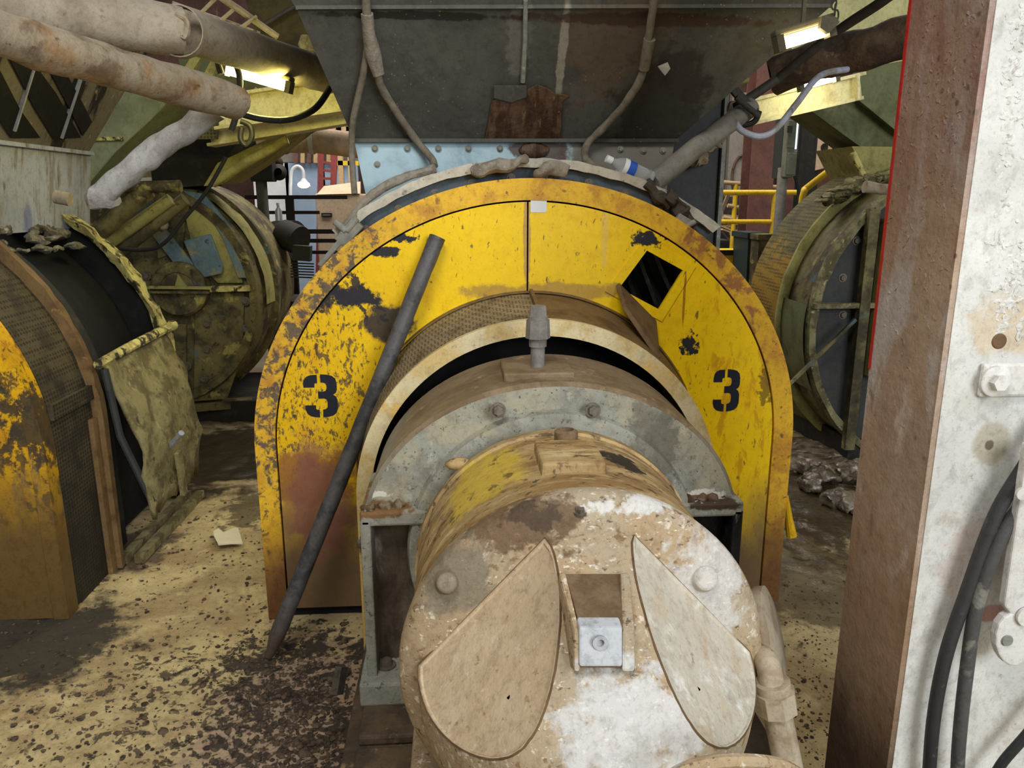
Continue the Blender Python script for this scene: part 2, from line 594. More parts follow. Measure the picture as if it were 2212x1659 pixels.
mat('crust', (146, 128, 102), [('noise', (78, 60, 40), 14, 0.45, 0.6, 0.9), ('noise', (226, 214, 196), 24, 0.58, 0.68, 0.8)], rough=0.8, bump=((40, 0.8),))
mat('plinth_steel', (104, 86, 66), [('noise', (64, 54, 44), 8, 0.45, 0.62, 0.85), ('noise', (150, 124, 84), 20, 0.6, 0.7, 0.7), ('noise', (100, 104, 108), 5, 0.6, 0.7, 0.6)], rough=0.7, bump=((30, 0.5),))
mat('fitting_grey', (140, 136, 130), [('noise', (110, 106, 100), 14, 0.45, 0.65, 0.6)], rough=0.7)
BY = 1.75
mat('motor_barrel', (188, 160, 112), [
    ('noise', (140, 108, 66), 9, 0.44, 0.58, 0.85, (0.6, 2.0, 0.6)), ('noise', (214, 192, 150), 13, 0.56, 0.66, 0.7, (0.5, 2.4, 0.5)), ('noise', (92, 70, 46), 30, 0.57, 0.64, 0.8, (0.5, 2, 0.5)),
    ('spot', (206, 176, 62), at(1040, 1010, 1.8), (0.13, 0.16, 0.2), 0.6, 0.85, 8),
    ('noise', (84, 62, 38), 24, 0.58, 0.66, 0.8, (1, 1, 1)),
    ('noise', (216, 196, 156), 16, 0.63, 0.72, 0.6),
    ('spot', (38, 30, 24), at(1345, 1000, 1.8), (0.06, 0.07, 0.05), 0.8, 0.97, 26), ('spot', (44, 36, 28), at(1180, 1005, 1.85), (0.05, 0.05, 0.05), 0.9, 0.8, 30),
    ('noise', (34, 28, 22), 16, 0.66, 0.7, 0.85)], rough=0.7, bump=((30, 0.35), (110, 0.35)))
mat('motor_cap', (184, 168, 142), [
    ('noise', (176, 150, 116), 6, 0.42, 0.62, 0.8),
    ('grad', (158, 132, 98), 'X', 0.26, -0.05, 0.25, 0.6),
    ('noise', (122, 92, 58), 30, 0.58, 0.66, 0.75), ('noise', (236, 226, 208), 40, 0.58, 0.66, 0.6), ('noise', (78, 60, 42), 64, 0.61, 0.66, 0.8, (0.7, 1, 1.4)), ('noise', (240, 234, 220), 85, 0.62, 0.67, 0.7, (0.6, 1, 1.4)),
    ('spot', (106, 82, 58), at(1100, 1130, 1.45), (0.2, 0.1, 0.06), 0.9, 0.9, 18), ('spot', (70, 56, 44), at(1150, 1120, 1.45), (0.08, 0.06, 0.03), 1.0, 0.8, 26),
    ('spot', (128, 118, 100), at(960, 1240, 1.45), (0.1, 0.12, 0.1), 0.8, 0.85, 12),
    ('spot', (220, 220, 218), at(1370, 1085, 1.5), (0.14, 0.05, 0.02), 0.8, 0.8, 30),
    ('spot', (214, 216, 218), at(1540, 1280, 1.42), (0.1, 0.12, 0.16), 0.7, 0.6, 18),  # whitish patches at right: light from that side put into the colour
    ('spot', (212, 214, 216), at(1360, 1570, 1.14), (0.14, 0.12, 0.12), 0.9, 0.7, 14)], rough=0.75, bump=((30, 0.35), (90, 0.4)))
mat('motor_cowl_tan', (204, 182, 152), [('noise', (190, 166, 134), 7, 0.42, 0.62, 0.7), ('noise', (140, 112, 80), 46, 0.62, 0.68, 0.6), ('noise', (232, 220, 198), 30, 0.6, 0.7, 0.5)], rough=0.8, bump=((50, 0.5),))
mat('motor_cowl_pale', (208, 200, 184), [('noise', (192, 172, 142), 7, 0.5, 0.66, 0.7, (2.2, 0.6, 1)), ('noise', (120, 100, 80), 30, 0.64, 0.7, 0.6, (2, 0.6, 1)), ('noise', (238, 236, 230), 12, 0.55, 0.7, 0.6)], rough=0.75, bump=((50, 0.4),))  # paler copy for the right cowl, light from the right put into its colour
mat('motor_channel', (136, 112, 84), [('noise', (100, 78, 54), 14, 0.42, 0.62, 0.8)], rough=0.8, bump=((60, 0.5),))
mat('motor_block', (206, 210, 216), [('noise', (160, 164, 170), 22, 0.5, 0.66, 0.7)], rough=0.6, bump=((40, 0.2),))
mat('conduit_tan', (184, 170, 148), [('noise', (142, 122, 98), 12, 0.45, 0.62, 0.75), ('noise', (92, 72, 52), 30, 0.62, 0.7, 0.6)], rough=0.75)
mat('hopper_grey', (88, 88, 82), [
    ('noise', (66, 66, 62), 4, 0.42, 0.62, 0.7), ('noise', (108, 108, 102), 30, 0.62, 0.72, 0.35),
    sp(1330, 100, 2.85, 0.2, 0.2, (98, 80, 62), 0.9, 0.6, 8), sp(1420, 230, 3.0, 0.2, 0.2, (46, 44, 42), 0.8, 0.8, 8),
    sp(1216, 110, 2.88, 0.018, 0.19, (150, 146, 132), 0.5, 0.85, 14), sp(1120, 100, 2.88, 0.05, 0.14, (116, 114, 106), 0.9, 0.6, 14),
    sp(900, 33, 2.81, 0.35, 0.012, (34, 32, 30), 0.6, 0.9, 14), sp(1400, 40, 2.81, 0.45, 0.02, (64, 46, 32), 0.8, 0.85, 14),
    ('specks', (150, 142, 128), 45, 0.14, 0.7, 2.0)], rough=0.62, bump=((18, 0.12), (80, 0.12)))
mat('hopper_blue', (176, 204, 216), grain=0.1, tone=0.9, layers=[
    ('noise', (118, 140, 150), 6, 0.45, 0.65, 0.6), sp(1360, 340, 3.1, 0.32, 0.14, (118, 112, 100), 0.7, 0.95, 8), sp(1160, 330, 3.1, 0.12, 0.06, (80, 56, 44), 0.8, 0.9, 12),
    ('noise', (70, 70, 66), 30, 0.66, 0.72, 0.7)], rough=0.6)
mat('rust_smear', (106, 82, 62), [('noise', (64, 38, 24), 13, 0.42, 0.6, 0.9, (2.5, 1, 0.35)), ('noise', (150, 118, 88), 18, 0.6, 0.7, 0.6, (3, 1, 0.3))], rough=0.55, bump=((30, 0.7),))
mat('sheet_dark', (62, 64, 62), [('noise', (44, 46, 46), 4, 0.45, 0.65, 0.7)], rough=0.6)
mat('cable_grey', (128, 120, 104), [('noise', (92, 84, 72), 16, 0.45, 0.65, 0.7)], rough=0.8)
mat('cable_black', (32, 31, 30), [('noise', (92, 86, 76), 50, 0.62, 0.7, 0.5)], rough=0.6)
mat('hose_black', (40, 40, 44), [('noise', (120, 116, 110), 40, 0.6, 0.7, 0.5), ('grad', (70, 70, 70), 'Z', 0.4, 0.9, 0.3, 0.5)], rough=0.5)
mat('hose_grey', (84, 84, 84), [('noise', (140, 138, 130), 18, 0.55, 0.66, 0.7), ('grad', (50, 50, 54), 'Z', 0.7, 0.3, 0.3, 0.8)], rough=0.55)
mat('pipe_dusty', (176, 164, 146), [('noise', (146, 132, 112), 6, 0.45, 0.65, 0.7), ('noise', (110, 96, 78), 22, 0.62, 0.7, 0.5)], rough=0.9, bump=((30, 0.4),))
mat('pipe_rusty', (164, 150, 128), [('noise', (152, 116, 72), 5, 0.48, 0.62, 0.8), ('noise', (112, 92, 72), 10, 0.5, 0.64, 0.7), ('noise', (98, 66, 38), 26, 0.62, 0.7, 0.7)], rough=0.9, bump=((30, 0.5),))
mat('pipe_crusted', (188, 186, 184), [('noise', (150, 144, 140), 10, 0.45, 0.62, 0.7), ('noise', (120, 108, 96), 40, 0.62, 0.7, 0.6)], rough=0.95, bump=((60, 0.9),))
mat('pipe_brown', (98, 76, 56), [('noise', (54, 40, 30), 7, 0.42, 0.6, 0.85), ('noise', (136, 114, 88), 12, 0.6, 0.7, 0.6)], rough=0.9, bump=((26, 0.8),))
mat('pipe_grey', (150, 146, 138), [('noise', (112, 108, 100), 8, 0.45, 0.65, 0.7)], rough=0.6, metal=0.2)
mat('rod_dark', (72, 68, 62), [('noise', (46, 42, 38), 14, 0.45, 0.65, 0.6)], rough=0.7)
mat('column_white', (226, 226, 222), [
    ('noise', (196, 190, 180), 4, 0.48, 0.64, 0.6), ('noise', (186, 168, 150), 7, 0.6, 0.7, 0.5), ('noise', (120, 108, 98), 24, 0.66, 0.72, 0.6),
    ('spot', (206, 188, 160), at(2190, 700, 1.36), (0.1, 0.3, 0.06), 0.7, 0.8, 14), ('spot', (168, 160, 138), at(2150, 960, 1.36), (0.045, 0.3, 0.05), 0.3, 0.8, 10),
    ('spot', (96, 84, 70), at(2145, 965, 1.36), (0.01, 0.3, 0.012), 0.4, 0.9, 10), ('spot', (178, 120, 112), at(2140, 1330, 1.36), (0.08, 0.3, 0.02), 0.7, 0.8, 20),
    ('spot', (196, 172, 160), at(2120, 1230, 1.36), (0.09, 0.3, 0.1), 0.8, 0.5, 10), ('grad', (200, 188, 172), 'Z', 0.35, 0.1, 0.4, 0.6)], rough=0.6, bump=((40, 0.25),))
mat('column_brown', (184, 160, 140), [
    ('mnoise', (186, 178, 178), 9, 0.44, 0.54, 0.8, (1, 1, 0.35), (0.915, 1.5, 1.6), (0.6, 0.6, 0.62)), ('mnoise', (146, 106, 92), 6, 0.5, 0.58, 0.7, (1, 1, 0.3), (0.915, 1.5, 1.9), (0.6, 0.6, 0.5)),
    ('noise', (160, 132, 110), 4, 0.45, 0.62, 0.7), ('noise', (204, 188, 182), 10, 0.58, 0.68, 0.6, (1, 1, 0.4)), ('noise', (112, 76, 60), 12, 0.62, 0.7, 0.6, (1, 1, 0.4)),
    ('specks', (60, 54, 52), 26, 0.2, 0.8, 3.0), ('grad', (120, 92, 60), 'Z', 1.0, 0.7, 0.3, 0.5), ('grad', (64, 48, 36), 'Z', 0.62, 0.3, 0.3, 0.9), ('grad', (140, 106, 96), 'Z', 1.45, 1.8, 0.3, 0.5)], rough=0.6, bump=((26, 0.5), (80, 0.3)), grain=0.25)
mat('column_crud', (232, 230, 226), [('noise', (176, 168, 160), 30, 0.55, 0.66, 0.7)], rough=0.8, bump=((80, 0.9),))
mat('red_edge', (196, 44, 44), [('noise', (140, 60, 50), 20, 0.6, 0.7, 0.6)], rough=0.5)
mat('bracket_white', (236, 234, 230), [('noise', (206, 194, 182), 9, 0.56, 0.68, 0.6)], rough=0.6)
mat('olive_steel', (124, 114, 74), [
    ('noise', (54, 48, 34), 5, 0.42, 0.62, 0.9), ('noise', (176, 164, 92), 7, 0.58, 0.68, 0.8), ('noise', (40, 36, 26), 20, 0.6, 0.68, 0.8),
    ('noise', (86, 110, 122), 3, 0.62, 0.68, 0.7)], rough=0.7, bump=((24, 0.5),))
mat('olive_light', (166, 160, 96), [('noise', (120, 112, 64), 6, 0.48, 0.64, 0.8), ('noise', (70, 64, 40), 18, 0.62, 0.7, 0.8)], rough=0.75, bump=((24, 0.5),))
mat('rim_lit', (214, 202, 128), [('noise', (140, 128, 80), 12, 0.44, 0.6, 0.8), ('noise', (44, 38, 28), 14, 0.5, 0.57, 0.95)], rough=0.8, bump=((30, 0.9),))  # yellow lamp light on the rims put into the colour
mat('olive_dusty', (140, 134, 96), [('noise', (84, 76, 52), 8, 0.42, 0.58, 0.9), ('noise', (180, 172, 128), 18, 0.6, 0.68, 0.8), ('noise', (46, 42, 30), 26, 0.6, 0.66, 0.8)], rough=0.85, bump=((24, 0.6),))
mat('blue_steel', (104, 128, 140), [('noise', (150, 142, 96), 6, 0.5, 0.64, 0.8), ('noise', (60, 58, 44), 16, 0.6, 0.68, 0.8)], rough=0.65)
mat('door_crusted', (150, 140, 96), [('noise', (96, 86, 56), 9, 0.45, 0.6, 0.85), ('noise', (60, 54, 38), 26, 0.6, 0.68, 0.8), ('noise', (190, 182, 142), 20, 0.62, 0.7, 0.6)], rough=0.9, bump=((24, 0.9),))
mat('hopper_streaked', (124, 116, 106), [('noise', (30, 25, 22), 2.6, 0.44, 0.52, 0.97, (0.3, 2.4, 0.5)), ('noise', (176, 168, 156), 14, 0.6, 0.7, 0.6)], rough=0.8)
mat('hopper_pale', (170, 174, 188), [('noise', (130, 122, 108), 8, 0.48, 0.62, 0.8, (1, 2.5, 0.4)), ('noise', (86, 76, 64), 16, 0.62, 0.7, 0.7, (1, 2.5, 0.4))], rough=0.8)
mat('chute_green', (134, 142, 112), [('noise', (104, 108, 78), 4, 0.45, 0.65, 0.7), ('noise', (150, 126, 60), 7, 0.6, 0.7, 0.6)], rough=0.65)
mat('hopper_olive', (116, 120, 82), [('noise', (78, 78, 48), 5, 0.45, 0.62, 0.7), ('noise', (56, 50, 30), 9, 0.6, 0.7, 0.7, (1, 1, 0.4))], rough=0.7)
mat('cream_wall', (214, 208, 150), [('noise', (186, 178, 116), 4, 0.48, 0.66, 0.6)], rough=0.7)
mat('beam_cream', (232, 224, 176), [('noise', (180, 164, 100), 8, 0.5, 0.66, 0.6)], rough=0.5)
mat('lamp_housing', (104, 98, 76), [], rough=0.6)
mat('deck_olive', (74, 66, 30), [('noise', (44, 38, 18), 5, 0.45, 0.62, 0.8)], rough=0.8)
mat('floor_grit', (206, 186, 136), [
    ('noise', (152, 128, 90), 2.2, 0.42, 0.6, 0.8), ('noise', (204, 186, 140), 9, 0.55, 0.68, 0.6), ('noise', (122, 98, 68), 14, 0.58, 0.7, 0.5),
    ('noise', (66, 54, 42), 34, 0.62, 0.66, 0.8), ('noise', (74, 60, 46), 80, 0.61, 0.67, 0.75), ('mnoise', (60, 48, 38), 22, 0.54, 0.58, 0.85, (1, 1, 1), atz(420, 1500, 0), (0.7, 0.5, 1)), ('noise', (226, 210, 170), 80, 0.64, 0.7, 0.6),
    ('spot', (158, 134, 114), atz(650, 1560, 0), (0.34, 0.5, 0.5), 0.6, 0.8, 9),
    ('mnoise', (48, 40, 34), 14, 0.44, 0.52, 0.95, (1, 1, 1), atz(640, 1430, 0), (0.4, 0.32, 1)),
    ('mnoise', (46, 38, 32), 26, 0.46, 0.52, 0.92, (1, 1, 1), atz(620, 1580, 0), (0.36, 0.4, 1)),
    ('spot', (46, 40, 34), atz(40, 1390, 0), (0.42, 0.4, 0.5), 0.6, 0.95, 8), ('spot', (66, 50, 44), atz(290, 1180, 0), (0.2, 0.3, 0.5), 0.6, 0.8, 9),  # front left dark spot: the left machine's cast shadow painted in
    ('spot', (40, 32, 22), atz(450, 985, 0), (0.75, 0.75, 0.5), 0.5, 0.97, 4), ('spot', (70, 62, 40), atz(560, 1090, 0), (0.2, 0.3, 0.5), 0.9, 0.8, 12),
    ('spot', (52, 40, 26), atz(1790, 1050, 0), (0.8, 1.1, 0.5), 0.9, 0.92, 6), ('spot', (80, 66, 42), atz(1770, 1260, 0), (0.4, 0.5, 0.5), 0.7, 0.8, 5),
    ('grad', (66, 58, 48), 'Y', 4.6, 6.0, 0.6, 0.9)],
    rough=0.9, bump=((30, 0.5), (110, 0.7)),
    rough_layers=[(('spot', DK, atz(1790, 1090, 0), (0.8, 1.2, 0.5), 0.6, 1.0, 5), 0.25), (('spot', DK, atz(450, 985, 0), (0.8, 0.8, 0.5), 0.5, 1.0, 4), 0.3)], spec=0.5)
mat('crumb_dark', (104, 86, 68), [('noise', (40, 32, 26), 30, 0.45, 0.6, 0.8)], rough=0.9)
mat('pulp', (136, 122, 102), [('noise', (66, 52, 36), 10, 0.42, 0.6, 0.85), ('noise', (200, 192, 178), 16, 0.56, 0.66, 0.75)], rough=0.3, bump=((34, 0.9),), spec=0.6)
mat('paper', (236, 228, 198), grain=0.0, layers=[], rough=0.9)
mat('wall_brown', (92, 66, 58), [('noise', (64, 46, 42), 3, 0.45, 0.65, 0.7), ('noise', (140, 124, 112), 5, 0.6, 0.72, 0.6, (1, 1, 0.3))], rough=0.9)
mat('wall_white', (214, 216, 218), grain=0.0, layers=[('noise', (190, 192, 196), 2, 0.45, 0.65, 0.6)], rough=0.8)
mat('wall_blue', (150, 168, 190), grain=0.0, layers=[('noise', (128, 146, 168), 2, 0.45, 0.65, 0.6)], rough=0.8)
mat('wall_grey', (138, 130, 120), [('noise', (104, 98, 92), 2.5, 0.45, 0.65, 0.7, (1, 1, 0.3)), ('noise', (146, 160, 152), 2, 0.58, 0.68, 0.6)], rough=0.85)
mat('maroon_steel', (112, 74, 64), [('noise', (84, 58, 52), 5, 0.45, 0.65, 0.7)], rough=0.7)
mat('rail_dark', (40, 30, 24), [], rough=0.7)
mat('rail_tan', (190, 160, 116), [], rough=0.7)
mat('rail_yellow', (226, 188, 44), [('noise', (170, 138, 50), 20, 0.6, 0.7, 0.6)], rough=0.5)
mat('ladder_red', (150, 70, 66), [], rough=0.6)
mat('crate_tan', (204, 180, 152), [('noise', (186, 160, 132), 4, 0.45, 0.65, 0.6)], rough=0.9)
mat('box_green_grey', (110, 112, 96), [('noise', (82, 84, 72), 8, 0.45, 0.65, 0.6)], rough=0.7)
mat('box_dark', (50, 54, 48), [], rough=0.7)
mat('board_tan', (222, 192, 162), [('noise', (200, 166, 134), 6, 0.5, 0.66, 0.6)], rough=0.85)
mat('bin_teal', (42, 58, 58), [], rough=0.6)
mat('window_frame', (120, 116, 112), [], rough=0.6)
emis('window_day', (206, 222, 238), 1.0)
emis('tube_glow', (255, 242, 140), 170.0)
emis('tube_glow_dim', (255, 232, 170), 14.0)
emis('assumed_tube_glow', (255, 246, 200), 40.0)
emis('shade_glow', (255, 240, 200), 6.0)

mp = bpy.data.materials.new('bottle_plastic')
mp.use_nodes = True
_b = mp.node_tree.nodes['Principled BSDF']
_b.inputs['Base Color'].default_value = (0.86, 0.88, 0.9, 1)
_b.inputs['Transmission Weight'].default_value = 0.75
_b.inputs['Roughness'].default_value = 0.15
_b.inputs['IOR'].default_value = 1.2
MATS['bottle_plastic'] = mp

# ---------------------------------------------------------------- floor, walls, ceiling


def floor_z(x, y):
    return 0.02 * mnoise.noise(Vector((x * 2.1, y * 2.1, 0.3))) + 0.012 * mnoise.noise(Vector((x * 9, y * 9, 1.7))) + 0.007 * mnoise.noise(Vector((x * 30, y * 30, 4.1))) - 0.008


xs = [-9 + 0.5 * k for k in range(12)] + [-3.0 + 0.022 * k for k in range(273)] + [3.1 + 0.5 * k for k in range(14)]
ys = [-6 + 0.6 * k for k in range(12)] + [1.2 + 0.022 * k for k in range(200)] + [5.62 + 0.4 * k for k in range(30)]
vs = [(x, y, floor_z(x, y)) for y in ys for x in xs]
nx = len(xs)
fs = [(j * nx + i, j * nx + i + 1, (j + 1) * nx + i + 1, (j + 1) * nx + i) for j in range(len(ys) - 1) for i in range(nx - 1)]
structure(MB().add(vs, fs).build('floor', 'floor_grit'))
WY = 14.0
structure(MB().box((-9, WY, -0.1), (9.6, WY + 0.2, 6.2)).build('wall_back', 'wall_brown', smooth=False))
structure(MB().box((-9.2, 3.0, -0.1), (-9, WY, 6.2)).build('wall_left', 'wall_grey', smooth=False))
structure(MB().box((9.6, 3.0, -0.1), (9.8, WY, 6.2)).build('wall_right', 'wall_grey', smooth=False))
structure(MB().box((-9.2, 3.0, 6.2), (9.8, WY + 0.2, 6.4)).build('ceiling', 'deck_olive', smooth=False))

# ---------------------------------------------------------------- the main machine (number 3)
main = thing('grinding_machine', (AX, PY, 0), 'large grinding machine with arched yellow front plate stencilled 3 on both sides', 'machine')
PCZ, PRX, PRZ = 0.69, 1.022, 0.978
RIM = 0.075
hatch = [at(1397, 541, PY), at(1475, 584, PY), at(1423, 668, PY), at(1337, 622, PY)]
hole = [(p.x, p.z) for p in hatch]
seam_x = at(1140, 480, PY).x
gap = 0.006
rx, rz = PRX - RIM - gap, PRZ - RIM - gap
full = arch(AX, PCZ, rx, rz, 0.04, 96)
top_i = [i for i, p in enumerate(full) if p[1] > 0.9]


def half(sign):
    pts = [p for p in full if (p[0] - seam_x) * sign > 0.004]
    zs = PCZ + rz * math.sqrt(max(0, 1 - ((seam_x - AX) / rx) ** 2))
    e = seam_x + sign * 0.003
    if sign > 0:
        return pts + [(e, zs), (e, 0.04)]
    return [(e, 0.04), (e, zs)] + pts


fpr = MB().plate([half(1), hole], PY, PY + 0.012).build('front_plate', 'yellow_plate', main, smooth=False)
fpl = MB().plate([half(-1)], PY, PY + 0.012).build('front_plate', 'yellow_plate', main, smooth=False)
outer = arch(AX, PCZ, PRX, PRZ, 0.0, 96)
inner = arch(AX, PCZ, PRX - RIM, PRZ - RIM, 0.0, 96)
MB().loft([xz(inner, PY + 0.012), xz(inner, PY - 0.004), xz(outer, PY - 0.004), xz(outer, PY + 0.1)]).build('plate_rim', 'yellow_rim', main, angle=30)
MB().plate([[(x, z) for x, z in arch(AX, PCZ, PRX - 0.02, PRZ - 0.02, 0.0, 60)], [(x, z) for x, z in arc(AX, 0.62, 0.5, 0.5, 0, 360, 40)[:-1]], [(x, z) for x, z in arc(hole[0][0] + 0.02, hole[0][1] - 0.08, 0.16, 0.16, 0, 360, 24)[:-1]]], PY + 0.02, PY + 0.03).build('backing_plate', 'black_gap', main, smooth=False)
# drum behind, with its bolted ring
drum = [(x, z) for x, z in arch(AX, PCZ, 0.97, 0.94, 0.0, 72)]
MB().loft([xz(drum, PY + 0.1), xz(drum, 3.85)]).build('drum_shell', 'drum_dark', main)
RO, RI = 1.055, 0.9


def ring_at(k, a0, a1):
    return [(AX + 0.01 + k * 1.02 * math.cos(math.radians(a)), 0.70 + k * 0.965 * math.sin(math.radians(a))) for a in [a0 + (a1 - a0) * i / 60 for i in range(61)]]


rg = MB()
A0, A1 = 50, 131
rg.loft([xz(ring_at(0.90, A0, A1), 2.90), xz(ring_at(1.045, A0, A1), 2.90), xz(ring_at(1.045, A0, A1), 3.0), xz(ring_at(0.90, A0, A1), 3.0)])
ring_o = rg.build('bolted_ring', 'drum_blue_grey', main)
lip = MB()
k0, k1 = ring_at(1.045, A0, A1), ring_at(1.078, A0, A1)
lip.loft([xz(k0, 2.98), xz(k0, 2.875), xz(k1, 2.87), xz(k1, 2.98)])
lip.rough(0.006, 20)
lip.build('ring_lip', 'lip_grey', main)
for a in range(54, 130, 8):
    x = AX + 0.01 + 1.01 * 1.02 * math.cos(math.radians(a))
    z = 0.70 + 1.01 * 0.965 * math.sin(math.radians(a))
    bolt(ring_o, (x, 2.9, z), (0, -1, 0), 0.011)
for (px, py) in ((1300, 388), (880, 420), (1010, 400)):
    pass
# clamp handle at the left of the ring
hb = MB()
hb.bar(at(735, 525, 2.86), at(775, 480, 2.86), 0.05, 0.05)
hb.cyl(at(722, 478, 2.84), at(748, 500, 2.84), 0.012)
hb.cyl(at(748, 500, 2.84), at(772, 472, 2.84), 0.012)
hb.bar(at(690, 575, 2.84), at(740, 515, 2.84), 0.012, 0.02)
hb.build('ring_clamp', 'ring_grey', main, bevel=0.004)
hr = MB()
hr.bar(at(1462, 468, 2.84), at(1492, 486, 2.84), 0.03, 0.03)
hr.cyl(at(1478, 492, 2.82), at(1502, 478, 2.82), 0.01)
hr.build('ring_clamp', 'ring_grey', main, bevel=0.004)
# hatch surround, flap and the blades seen inside
hs = MB()
cen = sum(hatch, Vector()) / 4
so = [cen + (p - cen) * 1.42 for p in hatch]
hs.plate([[(p.x, p.z) for p in so], hole], PY - 0.005, PY).build('hatch_frame', 'yellow_plate', main, smooth=False)
fl = MB()
pa, pb = at(1330, 617, PY - 0.012), at(1412, 700, PY - 0.012)
pc, pd = at(1420, 778, PY - 0.2), at(1345, 668, PY - 0.13)
fl.prism([pa, pb, pc, pd], (0.012, 0.004, 0.012))
fl.build('hatch_flap', 'flap_brown', main, smooth=False, bevel=0.003)
bl = MB()
for k in range(3):
    a, b = at(1350 + 34 * k, 560 - 8 * k, PY + 0.12), at(1392 + 38 * k, 690 - 14 * k, PY + 0.12)
    bl.bar(a, b, 0.014, 0.07, (0.4, 1, 0.3))
bl.box((cen.x - 0.16, PY + 0.24, cen.z - 0.16), (cen.x + 0.16, PY + 0.26, cen.z + 0.16))
bl.build('inner_blade', 'blade_dark', main, smooth=False)
# stencilled numerals
S_R = [[(0.0, 0.70), (0.0, 0.80), (0.03, 0.89), (0.1, 0.95), (0.22, 0.985), (0.41, 0.99), (0.41, 0.80), (0.36, 0.80), (0.325, 0.78), (0.325, 0.70)],
       [(0.51, 1.0), (0.7, 0.99), (0.85, 0.96), (0.95, 0.9), (0.985, 0.8), (0.985, 0.64), (0.95, 0.57), (0.86, 0.525), (0.95, 0.48), (0.99, 0.4), (0.99, 0.2), (0.94, 0.1), (0.84, 0.04), (0.7, 0.01), (0.54, 0.0),
        (0.54, 0.18), (0.62, 0.19), (0.68, 0.23), (0.69, 0.3), (0.69, 0.36), (0.66, 0.42), (0.6, 0.44), (0.42, 0.44), (0.42, 0.6), (0.58, 0.6), (0.65, 0.62), (0.68, 0.67), (0.68, 0.74), (0.65, 0.79), (0.58, 0.81), (0.51, 0.81)],
       [(0.02, 0.285), (0.02, 0.19), (0.07, 0.09), (0.17, 0.03), (0.3, 0.005), (0.44, 0.0), (0.44, 0.175), (0.37, 0.18), (0.335, 0.2), (0.335, 0.285)]]
for (x0, x1, y0, y1) in ((660, 727, 808, 902), (1537, 1601, 797, 889)):
    p00, p11 = at(x0, y1, PY), at(x1, y0, PY)
    nm = MB()
    for lp in S_R:
        nm.plate([[(p00.x + (p11.x - p00.x) * u, p00.z + (p11.z - p00.z) * w) for u, w in lp]], PY - 0.0015, PY + 0.002)
    nm.build('numeral', 'numeral_black', main, smooth=False)
s0, s1 = at(1146, 459, PY), at(1181, 424, PY)
rr = 0.006
rect = []
for cx, cz, a in ((s1.x - rr, s1.z - rr, 0), (s0.x + rr, s1.z - rr, 90), (s0.x + rr, s0.z + rr, 180), (s1.x - rr, s0.z + rr, 270)):
    rect += arc(cx, cz, rr, rr, a, a + 90, 4)
MB().plate([rect], PY - 0.0015, PY + 0.001).build('sticker', 'sticker_white', main, smooth=False)
# guard collar between plate and flange
n = 56
g0 = arch(AX, 0.63, 0.645, 0.635, 0.05, n)
g1 = arch(AX, 0.62, 0.60, 0.59, 0.05, n)
mid = len(g0) // 2
ra = [xz(g0[mid:], PY), xz(g1[mid:], 2.45)]
MB().loft(ra).build('mesh_guard', 'mesh_guard', main)
MB().loft([xz(g0[:mid + 1], PY), xz(g1[:mid + 1], 2.45)]).build('guard_plate', 'brown_guard', main)
MB().loft([xz(arch(AX, 0.63, 0.655, 0.645, 0.05, n), PY), xz(arch(AX, 0.63, 0.648, 0.638, 0.05, n), PY - 0.015)]).build('guard_seal', 'brown_guard', main)
fo, fi = arch(AX, 0.62, 0.612, 0.602, 0.03, n), arch(AX, 0.62, 0.562, 0.548, 0.03, n)
MB().loft([xz(fi, 2.46), xz(fi, 2.43), xz(fo, 2.43), xz(fo, 2.46)]).build('guard_flange', 'cream_flange', main)
bolt(main, (AX - 0.6, 2.42, at(745, 1175, 2.42).z), (-1, -0.3, 0), 0.016)
# black seal plate inside the guard
MB().plate([arch(AX, 0.62, 0.56, 0.546, 0.03, n)], 2.62, 2.64).build('seal_plate', 'black_gap', main, smooth=False)
# welded strip on the guard seam
MB().bar((seam_x + 0.01, 2.74, 1.275), (seam_x + 0.02, 2.45, 1.215), 0.012, 0.02).build('guard_seam', 'brown_guard', main)
# yellow foot lever at the right flank
lv = MB()
lv.tube([at(1697, 1072, 2.9), at(1704, 1120, 2.9), at(1710, 1158, 2.9)], [0.012, 0.016, 0.022], 10)
lv.build('foot_lever', 'yellow_paint', main)
# feet
for sx in (-1, 1):
    MB().box((AX + sx * 0.98 - 0.05, 2.80, -0.03), (AX + sx * 0.98 + 0.05, 3.8, 0.03)).build('foot_rail', 'drum_dark', main, smooth=False)

# ---------------------------------------------------------------- bearing housing in front of it
hx = AX + 0.003
hous = thing('bearing_housing', (hx, 2.2, 0), 'grey cast bearing housing with arched face between yellow plate and motor', 'housing')
zb = 0.17
HZ, HRX, HRZ = 0.66, 0.55, 0.44
fr = arch(hx, HZ, HRX, HRZ, zb, n)
bk = arch(hx, HZ, HRX - 0.005, HRZ + 0.015, zb, n)
MB().loft([xz(arch(hx, HZ, HRX - 0.012, HRZ - 0.012, zb, n), 2.07), xz(fr, 2.085), xz(bk, 2.40), xz(arch(hx, HZ, 0.3, 0.3, zb, n), 2.42)]).build('housing_shell', 'housing_brown', hous)
zl = 0.745
face_o = [p for p in arch(hx, HZ, HRX - 0.012, HRZ - 0.012, zl, n) if p[1] >= zl - 1e-6]
fpo = MB().plate([face_o, ], 2.07, 2.09).build('face_plate', 'housing_grey', hous, smooth=False)
MB().lathe((hx, 2.07, 0.60), (0, 1, 0), [(0, 0.30), (-0.03, 0.30), (-0.035, 0.405), (-0.03, 0.418), (0.0, 0.425)], 72).build('face_ring', 'housing_grey', hous)
for (px, py) in ((1076, 886), (1281, 886)):
    bolt(fpo, at(px, py, 2.035), (0, -1, 0.1), 0.015)
